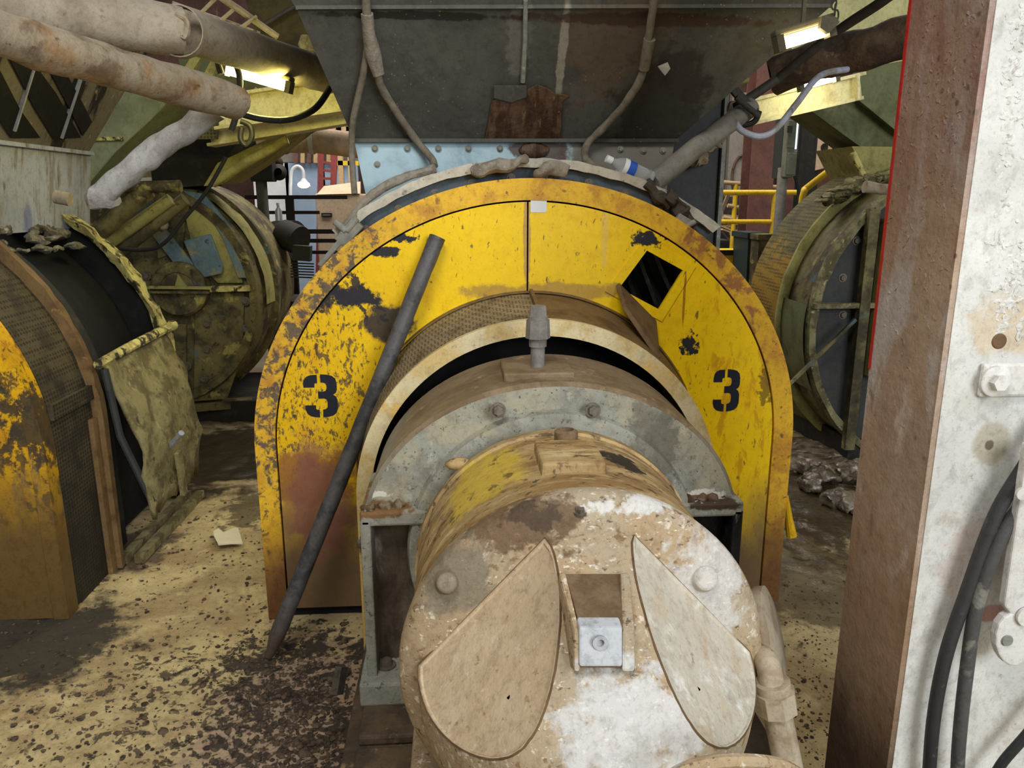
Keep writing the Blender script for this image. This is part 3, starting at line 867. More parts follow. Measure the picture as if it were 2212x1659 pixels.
# ledges at the split line and the recessed side panels
for s in (-1, 1):
    x_in, x_out = hx + s * 0.36, hx + s * 0.552
    lo, hi = min(x_in, x_out), max(x_in, x_out)
    MB().box((lo, 2.03, 0.70), (hi, 2.36, zl)).build('ledge', 'housing_grey', hous, smooth=False, bevel=0.008)
    MB().box((lo, 2.12, zb), (hi, 2.36, 0.71)).build('side_panel', 'housing_panel' if s < 0 else 'housing_panel_black', hous, smooth=False)
    e0, e1 = (x_out, x_out - s * 0.03)
    MB().box((min(e0, e1), 2.03, zb), (max(e0, e1), 2.36, 0.72)).build('edge_rib', 'housing_grey' if s < 0 else 'housing_panel_black', hous, smooth=False, bevel=0.006)
    MB().box((lo - (0.02 if s < 0 else 0), 1.99, zb - 0.02), (hi + (0.02 if s > 0 else 0), 2.4, zb + 0.055)).build('foot', 'housing_grey', hous, smooth=False, bevel=0.008)
    cr = MB()
    rnd = random.Random(3 + s)
    for k in range(16):
        x, y = rnd.uniform(lo + 0.02, hi - 0.02), rnd.uniform(2.05, 2.2)
        cr.ball((x, y, zl + 0.002), (rnd.uniform(0.012, 0.034), rnd.uniform(0.012, 0.03), rnd.uniform(0.006, 0.022)), 9, 6)
    cr.rough(0.012, 40)
    cro = cr.build('crust', 'crust' if s < 0 else 'rust_smear', hous)
    cro['kind'] = 'stuff'
    bolt(hous, (hx + s * 0.5, 2.08, zb + 0.055), (0, 0, 1), 0.02)
# raised pad and the breather fitting on top
MB().box((at(1087, 790, 2.15).x, 2.13, 1.085), (at(1240, 790, 2.15).x, 2.33, 1.115)).build('top_pad', 'housing_brown', hous, smooth=False, bevel=0.006)
bx = at(1162, 700, 2.22)
bp = MB()
bz = 1.10
bp.cyl((bx.x, 2.22, bz), (bx.x, 2.22, bz + 0.075), 0.021, seg=20)
bp.cyl((bx.x, 2.22, bz + 0.075), (bx.x, 2.22, bz + 0.10), 0.026, seg=20)
bp.cyl((bx.x, 2.22, bz + 0.10), (bx.x, 2.22, bz + 0.155), 0.037, 0.034, seg=8)
bp.cyl((bx.x, 2.22, bz + 0.155), (bx.x, 2.22, bz + 0.165), 0.03, seg=16)
bp.cyl((bx.x, 2.22, bz + 0.165), (bx.x, 2.22, bz + 0.195), 0.028, 0.025, seg=6)
bp.build('breather', 'fitting_grey', hous, angle=30)
# base plinth carrying housing and motor
pl = thing('steel_plinth', (AX, 1.8, 0), 'dirty steel plinth under the motor and grey housing', 'plinth')
MB().box((AX - 0.60, 1.0, -0.03), (AX + 0.60, 2.43, 0.12)).rough(0.0, 1).build('base_slab', 'plinth_steel', pl, smooth=False, bevel=0.01)
MB().box((AX - 0.56, 1.86, 0.12), (AX + 0.56, 2.42, 0.152)).build('sole_plate', 'plinth_steel', pl, smooth=False, bevel=0.008)
MB().box((AX - 0.56, 1.1, 0.12), (AX - 0.2, 1.84, 0.135)).build('motor_rail', 'plinth_steel', pl, smooth=False, bevel=0.006)
MB().box((AX + 0.2, 1.1, 0.12), (AX + 0.56, 1.84, 0.135)).build('motor_rail', 'plinth_steel', pl, smooth=False, bevel=0.006)
MB().bar(at(738, 1440, 2.02), at(728, 1500, 1.98), 0.02, 0.05).build('wedge', 'dust_dark', pl, smooth=False)

# ---------------------------------------------------------------- electric motor in the foreground
MZ = 0.60
mot = thing('electric_motor', (AX, 1.6, 0), 'large dust covered electric motor with two slanted oval cowl faces in the foreground', 'motor')
MB().lathe((AX, 0, MZ), (0, 1, 0), [(2.02, 0.15), (2.015, 0.375), (1.98, 0.393), (1.95, 0.393), (1.945, 0.386), (1.60, 0.386), (1.52, 0.389)], 80).build('barrel', 'motor_barrel', mot)
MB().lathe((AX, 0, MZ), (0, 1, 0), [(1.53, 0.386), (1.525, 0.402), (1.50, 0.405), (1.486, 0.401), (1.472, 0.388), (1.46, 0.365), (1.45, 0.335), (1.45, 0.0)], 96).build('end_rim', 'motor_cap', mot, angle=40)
import bmesh


def cut_dome():
    """a bell of half oval sections, sliced by the two slanting planes that carry the cowl faces"""
    A, R, RL, D, p, q = 0.3617, 0.3336, 0.3997, 0.3747, 1.661, 1.268
    az, el, dist = 0.5442, 0.6759, 0.2626
    d = MB()
    rings = []
    for k in range(25):
        u = min(0.9995, math.sin(k / 24 * math.pi / 2))
        fa, fq = (1 - u ** p) ** (1 / p), (1 - u ** q) ** (1 / q)
        ring = []
        for j in range(144):
            t_ = 2 * math.pi * j / 144
            ring.append((AX + A * fa * math.cos(t_), 1.452 - D * u, MZ + (R * fq if math.sin(t_) > 0 else RL * fa) * math.sin(t_)))
        rings.append(ring)
    d.loft(rings, True)
    me = bpy.data.meshes.new('tmp')
    me.from_pydata(d.v, [], d.f)
    bm = bmesh.new()
    bm.from_mesh(me)
    bmesh.ops.remove_doubles(bm, verts=bm.verts, dist=1e-5)
    faces = []
    for s in (-1, 1):
        no = Vector((s * math.cos(el) * math.cos(az), -math.cos(el) * math.sin(az), math.sin(el)))
        co = Vector((AX, 1.45, MZ)) + no * dist
        res = bmesh.ops.bisect_plane(bm, geom=bm.verts[:] + bm.edges[:] + bm.faces[:], plane_co=co, plane_no=no, clear_outer=True)
        pts = list({v for e in res['geom_cut'] if isinstance(e, bmesh.types.BMEdge) for v in e.verts})
        c = sum((v.co for v in pts), Vector()) / len(pts)
        ux = Vector((0, 0, 1)).cross(no).normalized()
        uy = no.cross(ux)
        pts.sort(key=lambda v: math.atan2((v.co - c).dot(uy), (v.co - c).dot(ux)))
        faces.append(([v.co.copy() for v in pts], no))
    bm.verts.index_update()
    out = MB()
    out.add([v.co.copy() for v in bm.verts], [tuple(v.index for v in f.verts) for f in bm.faces])
    bm.free()
    return out, faces


dome, ovals = cut_dome()
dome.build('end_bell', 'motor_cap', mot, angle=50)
for (lp, no), mname in zip(ovals, ('motor_cowl_tan', 'motor_cowl_pale')):
    c = sum(lp, Vector()) / len(lp)
    MB().tube(lp + lp[:1], 0.0024, 6, False).rough(0.0012, 60).build('cowl_seam', 'flap_brown', mot)
    MB().loft([lp, [c + (p - c) * 0.985 + no * 0.0018 for p in lp], [c + (p - c) * 0.965 + no * 0.0018 for p in lp], [c + (p - c) * 0.95 - no * 0.002 for p in lp], [c + (p - c) * 0.02 - no * 0.002 for p in lp]], True).build('cowl_face', mname, mot, angle=30)
# lower bracket box, channel and lifting block
for s in (-1, 1):
    MB().box((AX + s * 0.3 - 0.1, 1.14, 0.133), (AX + s * 0.3 + 0.1, 1.95, 0.23)).build('foot', 'motor_cap', mot, smooth=False, bevel=0.01)
def saddle(x0, x1, x2, x3, y0, y1, y2, lift):
    """a wedge on the bell: sloping top, front face, buried behind"""
    t0, t1 = at(x0, y0, 1.338 + lift), at(x1, y0, 1.338 + lift)
    m0, m1 = at(x2, y1, 1.215 + lift), at(x3, y1, 1.215 + lift)
    f0, f1 = at(x2, y2, 1.186 + lift), at(x3, y2, 1.186 + lift)
    b0, b1 = Vector((t0.x, 1.36, 0.72)), Vector((t1.x, 1.36, 0.72))
    return MB().add([t0, m0, f0, b0, t1, m1, f1, b1], [(0, 1, 2, 3), (7, 6, 5, 4), (0, 4, 5, 1), (1, 5, 6, 2), (2, 6, 7, 3), (3, 7, 4, 0)])


saddle(1206, 1222, 1240, 1254, 1234, 1362, 1452, 0.004).build('channel_rib', 'motor_cap', mot, smooth=False, bevel=0.006)
saddle(1340, 1360, 1343, 1372, 1234, 1362, 1452, 0.004).build('channel_rib', 'motor_cap', mot, smooth=False, bevel=0.006)
saddle(1222, 1340, 1252, 1345, 1240, 1350, 1442, 0.012).build('channel_floor', 'motor_channel', mot, smooth=False)
q0_, q1_ = at(1251, 1441, 1.19), at(1345, 1441, 1.19)
q2_, q3_ = at(1345, 1356, 1.216), at(1251, 1356, 1.216)
MB().prism([q0_, q1_, q2_, q3_], (0, 0.03, 0.005)).build('lifting_block', 'motor_block', mot, smooth=False, bevel=0.004)
eye = at(1296, 1388, 1.204)
MB().lathe(eye, (0, -0.93, 0.36), [(-0.01, 0.014), (0.006, 0.014), (0.006, 0.007), (-0.006, 0.006), (-0.006, 0.0)], 20).build('grease_hole', 'motor_block', mot)
for (px, py, r) in ((1526, 1252, 0.027), (965, 1262, 0.022)):
    c = at(px, py, 1.44)
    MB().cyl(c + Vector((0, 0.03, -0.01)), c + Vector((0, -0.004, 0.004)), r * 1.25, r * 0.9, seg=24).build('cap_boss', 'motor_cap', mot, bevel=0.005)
for (px, py, Y) in ((1252, 1105, 1.47),):
    c = at(px, py, Y)
    bolt(mot, c, (0, -0.3, 1), 0.011)
MB().box((at(1157, 1000, 1.8).x, 1.66, 0.965), (at(1287, 1000, 1.8).x, 1.84, 1.008)).rough(0.004, 30).build('lug_pad', 'motor_barrel', mot, smooth=False, bevel=0.008)
st = at(1219, 945, 1.9)
MB().lathe((st.x, 1.87, 0.97), (0, 0, 1), [(0, 0.03), (0.05, 0.03), (0.055, 0.02), (0.03, 0.014), (0.03, 0.0)], 20).build('lifting_stub', 'motor_channel', mot)
MB().ball(at(992, 1002, 1.99), (0.04, 0.02, 0.018)).build('rear_lug', 'motor_barrel', mot)
MB().tube(smooth_path([at(1430, 1690, 1.03), at(1500, 1655, 1.03), at(1590, 1644, 1.03), at(1680, 1652, 1.05), at(1735, 1680, 1.08)], 6), 0.012, 10).build('front_ring', 'motor_cap', mot)
# junction box and conduit on the right
jc = at(1640, 1385, 1.62)
jb = MB()
jd = Vector((0.86, -0.40, 0.30)).normalized()
jb.lathe(jc - jd * 0.10, jd, [(0.0, 0.07), (0.02, 0.10), (0.09, 0.113), (0.115, 0.128), (0.135, 0.128), (0.14, 0.112), (0.145, 0.0)], 48)
jb.build('junction_box', 'conduit_tan', mot)
cp = MB()
cp.tube(smooth_path([at(1622, 1425, 1.58), at(1645, 1418, 1.50), at(1660, 1440, 1.45), at(1668, 1490, 1.43)], 6), 0.027, 18)
cp.build('conduit_elbow', 'conduit_tan', mot)
cc = MB()
cc.cyl(at(1668, 1472, 1.432), at(1671, 1490, 1.43), 0.038, seg=20)
cc.cyl(at(1671, 1490, 1.43), at(1678, 1534, 1.425), 0.046, seg=8)
cc.build('conduit_coupling', 'conduit_tan', mot, angle=30)
MB().cyl(at(1677, 1530, 1.425), at(1716, 1720, 1.37), 0.031, seg=20).build('conduit', 'conduit_tan', mot)

# ---------------------------------------------------------------- steel bar leaning on the plate
barA, barB = at(945, 512, PY - 0.035), atz(580, 1420, 0.01)
bar = MB().tube(densify(barA, barB, 40), [0.029] * 38 + [0.027, 0.02, 0.012], 18)
bar.rough(0.002, 30)
tag(bar.build('steel_bar', 'bar_steel', None, root=barB), 'long dark round steel bar leaning against the yellow plate', 'bar')

# ---------------------------------------------------------------- feed hopper of the main machine
hop = thing('feed_hopper', (AX, 3.2, 1.7), 'dark grey feed hopper flaring above the yellow machine with pale blue lower panel', 'hopper')
HY0, HY1 = 3.10, 2.80
pBL, pBR = at(765, 304, HY0), at(1458, 304, HY0)
pTL, pTR = at(640, 18, HY1), at(1792, 16, HY1)
MB().prism([pBL, pBR, pTR, pTL], (0, 0.02, 0)).build('hopper_face', 'hopper_grey', hop, smooth=False)
up = [pTL + Vector((0, -0.01, 0)), pTR + Vector((0, -0.01, 0)), pTR + Vector((0.3, -0.34, 0.5)), pTL + Vector((-0.3, -0.34, 0.5))]
MB().prism(up, (0, 0.02, 0)).build('upper_face', 'hopper_grey', hop, smooth=False)
MB().bar(pTL + Vector((0, -0.012, -0.002)), pTR + Vector((0, -0.012, 0)), 0.006, 0.012).rough(0.004, 15).build('face_seam', 'hopper_grey', hop, smooth=False)
for s, B_, T_ in ((-1, pBL, pTL), (1, pBR, pTR)):
    MB().prism([B_, T_, T_ + Vector((0, 1.6, 0)), B_ + Vector((0, 1.1, 0))], (-s * 0.02, 0, 0)).build('hopper_flank', 'hopper_grey', hop, smooth=False)
MB().prism([pTL, pTL + Vector((-0.3, -0.34, 0.5)), pTL + Vector((-0.3, 1.9, 0.5)), pTL + Vector((0, 1.6, 0))], (0.02, 0, 0)).build('hopper_flank', 'hopper_grey', hop, smooth=False)
MB().prism([pTR, pTR + Vector((0.3, -0.34, 0.5)), pTR + Vector((0.3, 1.9, 0.5)), pTR + Vector((0, 1.6, 0))], (-0.02, 0, 0)).build('hopper_flank', 'hopper_grey', hop, smooth=False)
lp = [pBL + Vector((0, 0.004, 0)), pBR + Vector((0, 0.004, 0)), at(1430, 470, HY0), at(1420, 560, HY0), at(800, 560, HY0), at(790, 420, HY0)]
lpo = MB().prism(lp, (0, 0.02, 0)).build('lower_panel', 'hopper_blue', hop, smooth=False)
MB().bar(pBL + Vector((-0.01, -0.012, 0)), pBR + Vector((0.01, -0.012, 0)), 0.016, 0.014).build('flange_edge', 'hopper_grey', hop, smooth=False)
for (px, py) in ((810, 321), (880, 321), (947, 321), (1012, 321), (1080, 321), (815, 355), (1390, 325), (1432, 325), (1340, 322)):
    bolt(lpo, at(px, py, HY0), (0, -1, 0), 0.0085, 'ring_grey')
# dark rear duct to the right, its lit edge put in as a paler strip
q0, q1 = at(1438, 340, 3.95), at(1556, 340, 3.95)
MB().box((q0.x - 0.3, 3.95, 0.0), (q1.x, 4.7, 2.3)).build('rear_duct', 'sheet_dark', hop, smooth=False, bevel=0.01)
MB().box((q1.x - 0.004, 3.92, 0.0), (q1.x + 0.016, 3.97, 2.3)).build('duct_edge', 'ring_grey', hop, smooth=False)


def on_face(px, py, lift=0.0):
    """a point on the sloping hopper face"""
    nrm = (pBR - pBL).cross(pTL - pBL).normalized()
    v = _ray(px, py)
    o = Vector((0, 0, EYE))
    t = (pBL - o).dot(nrm) / v.dot(nrm)
    if nrm.y > 0:
        nrm = -nrm
    return o + v * t + nrm * lift


# hanging rust smear, its pale bracket and the weld line
rsm = MB()
ol = [(1062, 214), (1080, 206), (1100, 200), (1124, 204), (1140, 188), (1160, 178), (1182, 186), (1200, 198), (1222, 200), (1232, 206), (1216, 214), (1214, 250), (1210, 300), (1180, 304), (1130, 302), (1080, 300), (1046, 300), (1054, 260)]
rsm.prism([on_face(px, py, 0.012) for px, py in ol], (0, 0.01, 0))
rsm.build('rust_patch', 'rust_smear', hop, smooth=False, bevel=0.005)
MB().prism([on_face(1066, 178, 0.02), on_face(1137, 178, 0.02), on_face(1137, 204, 0.02), on_face(1104, 216, 0.02), on_face(1066, 206, 0.02)], (0, 0.02, 0)).build('patch_bracket', 'hopper_grey', hop, smooth=False, bevel=0.003)
MB().tube([on_face(1135, 0, 0.006), on_face(1133, 90, 0.006), on_face(1128, 176, 0.006)], 0.009, 8).rough(0.004, 30).build('weld_bead', 'ring_grey', hop)
MB().ball(at(1155, 325, HY0), (0.06, 0.02, 0.03)).rough(0.01, 30).build('rust_lump', 'rust_smear', hop)
MB().prism([on_face(1420, 140, 0.01), on_face(1440, 128, 0.02), on_face(1446, 142, 0.02), on_face(1436, 160, 0.01)], (0, 0.008, 0)).build('paint_flake', 'sticker_white', hop, smooth=False)

# conduits running down the hopper face
c1 = smooth_path([on_face(790, -30, 0.03), on_face(797, 60, 0.03), on_face(808, 110, 0.03), on_face(824, 175, 0.03), on_face(862, 240, 0.03), on_face(905, 300, 0.03), at(934, 345, 3.03), at(938, 360, 3.0)], 8)
t = thing('flexible_conduit', c1[0], 'grey flexible conduit running down the left side of the hopper face', 'conduit')
MB().tube(c1, 0.014, 12).rough(0.003, 30).build('conduit_tube', 'cable_grey', t)
MB().tube([on_face(795, 20, 0.03), on_face(798, 60, 0.03), on_face(806, 105, 0.03), on_face(818, 150, 0.03)], [0.02, 0.024, 0.03, 0.022], 14).rough(0.008, 25).build('dirty_coupling', 'dust_grey', t)
c2 = smooth_path([on_face(1412, -30, 0.03), on_face(1398, 70, 0.03), on_face(1385, 150, 0.03), on_face(1350, 210, 0.03), on_face(1300, 268, 0.03), at(1270, 310, 3.06), at(1266, 345, 3.0), at(1310, 372, 2.96), at(1370, 400, 2.93)], 8)
t = thing('flexible_conduit', c2[0], 'brown flexible conduit bending down the right side of the hopper face', 'conduit')
MB().tube(c2, 0.014, 12).rough(0.003, 30).build('conduit_tube', 'cable_grey', t)
MB().tube([on_face(1400, 75, 0.03), on_face(1388, 140, 0.03)], [0.021, 0.019], 14).build('coupling', 'cable_grey', t)
c3 = smooth_path([on_face(795, 90, 0.025), on_face(784, 160, 0.025), on_face(764, 250, 0.03), at(760, 330, 3.05), at(766, 420, 3.0)], 8)
tag(MB().tube(c3, 0.012, 10).build('hanging_cable', 'cable_grey', None, root=c3[0]), 'thin grey cable hanging off the left edge of the hopper', 'cable')
c4 = smooth_path([at(940, 365, 2.96), at(870, 385, 2.93), at(800, 425, 2.9), at(745, 492, 2.87)], 8)
tag(MB().tube(c4, 0.017, 10).rough(0.004, 30).build('dirty_hose', 'dust_grey', None, root=c4[0]), 'dirty grey hose lying along the top left of the bolted ring', 'hose')

# bottle and rubbish on top of the machine
bt0, bt1 = at(1312, 343, 2.9), at(1408, 388, 2.93)
bd = (bt1 - bt0)
bL = bd.length
bd.normalize()
t = thing('water_bottle', bt0, 'clear plastic water bottle with blue label lying on the machine beside the grey pipe', 'bottle')
MB().lathe(bt0, bd, [(0.0, 0.011), (bL * 0.12, 0.012), (bL * 0.16, 0.014), (bL * 0.3, 0.03), (bL * 0.62, 0.031), (bL * 0.66, 0.029), (bL * 0.7, 0.031), (bL * 0.76, 0.029), (bL * 0.8, 0.031), (bL * 0.86, 0.029), (bL * 0.9, 0.031), (bL * 0.98, 0.028), (bL, 0.0)], 24).build('bottle_body', 'bottle_plastic', t)
MB().lathe(bt0, bd, [(-0.004, 0.0), (-0.004, 0.014), (bL * 0.1, 0.014)], 16).build('bottle_cap', 'sticker_white', t)
MB().lathe(bt0, bd, [(bL * 0.32, 0.0315), (bL * 0.42, 0.0318)], 24).build('label_edge', 'sticker_white', t)
MB().lathe(bt0, bd, [(bL * 0.42, 0.0318), (bL * 0.58, 0.0318)], 24).build('bottle_label', 'sticker_blue', t)
for (pts, r, m_, lab) in (
        ([(1020, 376), (1080, 358), (1140, 345)], 0.02, 'dust_grey', 'grey dust covered rag lying on top of the ring left of centre'),
        ([(1150, 372), (1200, 364), (1230, 372)], 0.02, 'dust_grey', 'pale torn rag lying on top of the yellow plate right of the seam')):
    P = smooth_path([at(px, py, 2.84) for px, py in pts], 6)
    rb = MB().tube(P, [0.012] + [r] * (len(P) - 2) + [0.008], 10).rough(0.02, 18)
    tag(rb.build('dusty_rag', m_, None, root=P[0]), lab, 'rag')
P = smooth_path([at(1440, 420, 2.86), at(1470, 452, 2.86), at(1498, 486, 2.86)], 6)
tag(MB().tube(P, 0.022, 10).rough(0.03, 20).build('dirt_clump', 'dust_dark', None, root=P[0]), 'dark clump of dirt on the right shoulder of the bolted ring', 'dirt')
P = smooth_path([at(1395, 395, 2.88), at(1425, 425, 2.88), at(1447, 445, 2.88)], 6)
tag(MB().tube(P, [0.022] * 5 + [0.028] * 3 + [0.02] * 5, 10).rough(0.008, 30).build('dirty_fitting', 'dust_dark', None, root=P[0]), 'dirty conduit fitting on the ring below the plastic bottle', 'fitting')
P = smooth_path([at(1110, 452 - 106, 2.88), at(1160, 338, 2.92), at(1215, 344, 2.92)], 6)

# ---------------------------------------------------------------- neighbouring machine on the left
LX = -2.56
left = thing('grinding_machine', (LX, PY, 0), 'grinding machine at the left edge with worn yellow plate and open black side', 'machine')
lx_r = 1.02
MB().plate([arch(LX, 0.69, lx_r - 0.05, 0.93, 0.0, 72)], PY + 0.06, PY + 0.07).build('front_plate', 'yellow_side_plate', left, smooth=False)
lo_, li_ = arch(LX, 0.69, lx_r, 0.98, 0.0, 72), arch(LX, 0.69, lx_r - 0.055, 0.925, 0.0, 72)
MB().loft([xz(li_, PY + 0.075), xz(li_, PY + 0.05), xz(lo_, PY + 0.05), xz(lo_, PY + 0.13)]).build('plate_rim', 'yellow_side_plate', left, angle=30)
b_ = [arch(LX, 0.69, lx_r - 0.01, 0.97, 0.0, 72)]
MB().loft([xz(b_[0], PY + 0.13), xz(b_[0], 3.25)]).build('mesh_band', 'dark_mesh_guard', left)
bs = arch(LX, 0.69, lx_r + 0.004, 0.984, 0.0, 72)
ang_i = [i for i, p in enumerate(bs) if 0.7 < p[1] < 0.76 and p[0] > LX]
MB().box((LX + lx_r - 0.014, PY + 0.14, 0.78), (LX + lx_r + 0.006, 3.25, 0.84)).build('band_strap', 'dark_mesh_guard', left, smooth=False)
r1o, r1i = arch(LX, 0.70, lx_r + 0.03, 1.01, 0.0, 72), arch(LX, 0.70, lx_r - 0.03, 0.95, 0.0, 72)
MB().loft([xz(r1i, 3.24), xz(r1o, 3.24), xz(r1o, 3.28), xz(r1i, 3.28)]).rough(0.008, 15).build('band_flange', 'brown_guard', left)
b2 = arch(LX, 0.69, lx_r - 0.06, 0.93, 0.0, 72)
MB().loft([xz(b2, 3.28), xz(b2, 3.52)]).build('inner_band', 'drum_dark', left)
b3 = arch(LX, 0.69, lx_r - 0.14, 0.85, 0.0, 72)
MB().loft([xz(b3, 3.40), xz(b3, 4.10)]).build('rotor_cavity', 'black_gap', left)
MB().plate([arch(LX, 0.69, lx_r + 0.0, 0.98, 0.0, 72)], 4.10, 4.12).build('rear_plate', 'black_gap', left, smooth=False)
r3o, r3i = arch(LX, 0.70, lx_r + 0.04, 1.02, 0.95, 72), arch(LX, 0.70, lx_r + 0.005, 0.985, 0.95, 72)
MB().loft([xz(r3i, 4.04), xz(r3o, 4.02), xz(r3o, 4.12), xz(r3i, 4.12)]).rough(0.018, 14).build('rear_rim', 'rim_lit', left)
# crusted lumps where the hopper meets the drum
cr = MB()
rnd = random.Random(11)
for k in range(150):
    a = rnd.uniform(44, 66)
    y = rnd.uniform(2.9, 3.95)
    cr.ball((LX + 1.0 * math.cos(math.radians(a)), y, 0.69 + 0.97 * math.sin(math.radians(a))), (rnd.uniform(0.012, 0.04), rnd.uniform(0.02, 0.06), rnd.uniform(0.008, 0.024)), 10, 7)
o = cr.rough(0.014, 34).build('crust', 'crust_olive', left)
o['kind'] = 'stuff'
# the door hanging open from the side
dx = LX + lx_r
dr = MB()
rows = []
for k in range(15):
    u = k / 14
    z = 0.93 - 0.72 * u
    bulge = 0.03 + 0.10 * math.sin(u * math.pi * 0.9) + 0.10 * u * u
    rag = 0.02 * math.sin(k * 2.1)
    rows.append([(dx + bulge + 0.012 * math.sin(j * 1.7 + k), 3.30 + 0.74 * (j / 10) * (1 - 0.10 * u) + rag * (j / 10), z - (0.10 * (j / 10) * (0.25 - u) if False else 0) + 0.03 * math.sin(j * 2.3) * (u ** 3)) for j in range(11)])
dr.loft(rows)
dr.rough(0.018, 9)
do = dr.build('side_door', 'door_crusted', left)
sm = do.modifiers.new('thick', 'SOLIDIFY')
sm.thickness = 0.02
MB().tube([(dx + 0.03, 3.26, 0.92), (dx + 0.03, 3.6, 0.935), (dx + 0.04, 4.08, 0.95)], 0.022, 10).rough(0.01, 25).build('door_hinge', 'rim_lit', left)
MB().ball((dx + 0.05, 4.08, 0.955), 0.028).build('hinge_pin', 'rim_lit', left)
MB().tube([(dx + 0.05, 3.27, 0.9), (dx + 0.07, 3.29, 0.6), (dx + 0.16, 3.32, 0.28)], 0.016, 8).build('door_edge', 'sheet_dark', left)
MB().bar((dx + 0.19, 3.6, 0.42), (dx + 0.19, 3.62, 0.2), 0.05, 0.02, (1, 0, 0)).build('door_strut', 'door_crusted', left, smooth=False)
MB().tube(smooth_path([at(350, 980, 3.6), at(375, 955, 3.55), at(392, 935, 3.5)], 5), 0.014, 8).build('door_handle', 'hopper_pale', left)
MB().bar((dx - 0.02, 3.22, -0.02), (dx - 0.02, 3.22, 0.7), 0.06, 0.05, (0, 1, 0)).build('side_post', 'brown_guard', left, smooth=False)
for k in range(2):
    MB().bar((dx + 0.01 + 0.07 * k, 3.3, 0.012), (dx + 0.03 + 0.07 * k, 4.1, 0.012), 0.04, 0.04).build('base_rail', 'door_crusted', left, smooth=False)

# its hopper above
lh = thing('feed_hopper', (LX, 3.6, 1.75), 'streaked pale grey hopper above the left edge machine', 'hopper')
hxr = LX + 0.66
MB().prism([(hxr, 3.0, 1.82), (hxr, 4.3, 1.82), (hxr - 0.05, 4.3, 1.45), (hxr - 0.05, 3.0, 1.45)], (-0.02, 0, 0)).build('lower_panel', 'hopper_pale', lh, smooth=False)
MB().prism([(hxr, 2.9, 1.83), (hxr, 4.3, 1.83), (hxr + 0.36, 4.55, 2.5), (hxr + 0.36, 2.7, 2.5)], (-0.02, 0, 0)).build('hopper_flank', 'hopper_streaked', lh, smooth=False)
MB().bar((hxr + 0.005, 2.95, 1.825), (hxr + 0.005, 4.32, 1.825), 0.03, 0.018).build('flange_edge', 'hopper_pale', lh, smooth=False)
MB().prism([(hxr, 4.30, 1.82), (hxr - 0.05, 4.3, 1.45), (hxr - 1.2, 4.3, 1.45), (hxr - 1.2, 4.3, 1.82)], (0, 0.02, 0)).build('rear_panel', 'hopper_pale', lh, smooth=False)
fn = Vector((0.67, 0, -0.36)).normalized()
fp = Vector((hxr, 3.0, 1.83))


def on_flank(px, py):
    v = _ray(px, py)
    t_ = (fp - Vector((0, 0, EYE))).dot(fn) / v.dot(fn)
    return Vector((0, 0, EYE)) + v * t_ + fn * 0.004


for poly in ([(14, 120), (62, 124), (118, 200), (172, 296), (112, 298), (70, 230)], [(-30, 150), (-4, 150), (40, 235), (84, 296), (20, 296), (-30, 220)], [(92, 130), (134, 146), (176, 222), (196, 262), (176, 292), (140, 220)]):
    MB().prism([on_flank(*p) for p in poly], fn * 0.004).build('dark_slot', 'black_gap', lh, smooth=False)
for k in range(3):
    y = 3.15 + 0.4 * k
    MB().bar((hxr + 0.03, y, 1.88), (hxr + 0.30, y - 0.06, 2.40), 0.03, 0.012, (0, 1, 0)).build('flank_rib', 'hopper_pale', lh, smooth=False)

# sloping greenish chute behind it
cht = thing('sloping_chute', at(230, 300, 4.7), 'sloping pale green chute behind the streaked hopper', 'chute')
q = [at(225, 150, 4.7), at(420, 160, 4.7), at(330, 255, 4.7), at(248, 330, 4.7), at(166, 428, 4.7), at(98, 412, 4.7), at(162, 300, 4.7)]
MB().prism(q, (0.05, 0.5, 0.0)).build('chute_body', 'chute_green', cht, smooth=False, bevel=0.006)
MB().bar(at(160, 300, 4.69), at(265, 300, 4.69), 0.02, 0.02).build('chute_flange', 'rim_lit', cht, smooth=False)
MB().bar(at(98, 410, 4.68), at(228, 150, 4.68), 0.03, 0.03, (0, 1, 0)).build('chute_edge', 'olive_light', cht, smooth=False)

# ---------------------------------------------------------------- machine of the back row, left
BYL = 5.6
bc = at(315, 640, BYL)
BR = 0.79
back = thing('grinding_machine', (bc.x, BYL, 0), 'olive stained round machine in the back row behind the left machine', 'machine')
MB().plate([arc(bc.x, bc.z, BR, BR, 0, 360, 64)[:-1]], BYL, BYL + 0.02).build('end_face', 'olive_steel', back, smooth=False)
MB().lathe((bc.x, BYL, bc.z), (0, 1, 0), [(0.03, BR - 0.07), (-0.05, BR - 0.06), (-0.06, BR), (0.0, BR + 0.02), (0.28, BR + 0.03), (0.3, BR + 0.07), (0.36, BR + 0.07), (0.37, BR + 0.02), (1.1, BR + 0.02), (1.1, 0.1)], 80).build('drum_shell', 'olive_steel', back, angle=25)
MB().loft([[Vector((bc.x + (BR + 0.045) * math.cos(a), y, bc.z + (BR + 0.045) * math.sin(a))) for a in [math.radians(-5 + 65 * k / 14) for k in range(15)]] for y in (BYL + 0.02, BYL + 0.27)]).rough(0.012, 8).build('band_cover', 'olive_light', back)
for (quad, m_) in ((((420, 630), (528, 630), (524, 760), (490, 862), (418, 868)), 'olive_steel'),
                   (((300, 700), (402, 700), (402, 868), (300, 866)), 'olive_steel'),
                   (((440, 430), (500, 500), (524, 612), (470, 612), (420, 560), (400, 470)), 'olive_light'),
                   (((330, 400), (425, 410), (400, 470), (395, 540), (340, 560)), 'olive_steel')):
    MB().prism([at(px, py, BYL - 0.03) for px, py in quad], (0, 0.03, 0)).build('face_panel', m_, back, smooth=False, bevel=0.006)
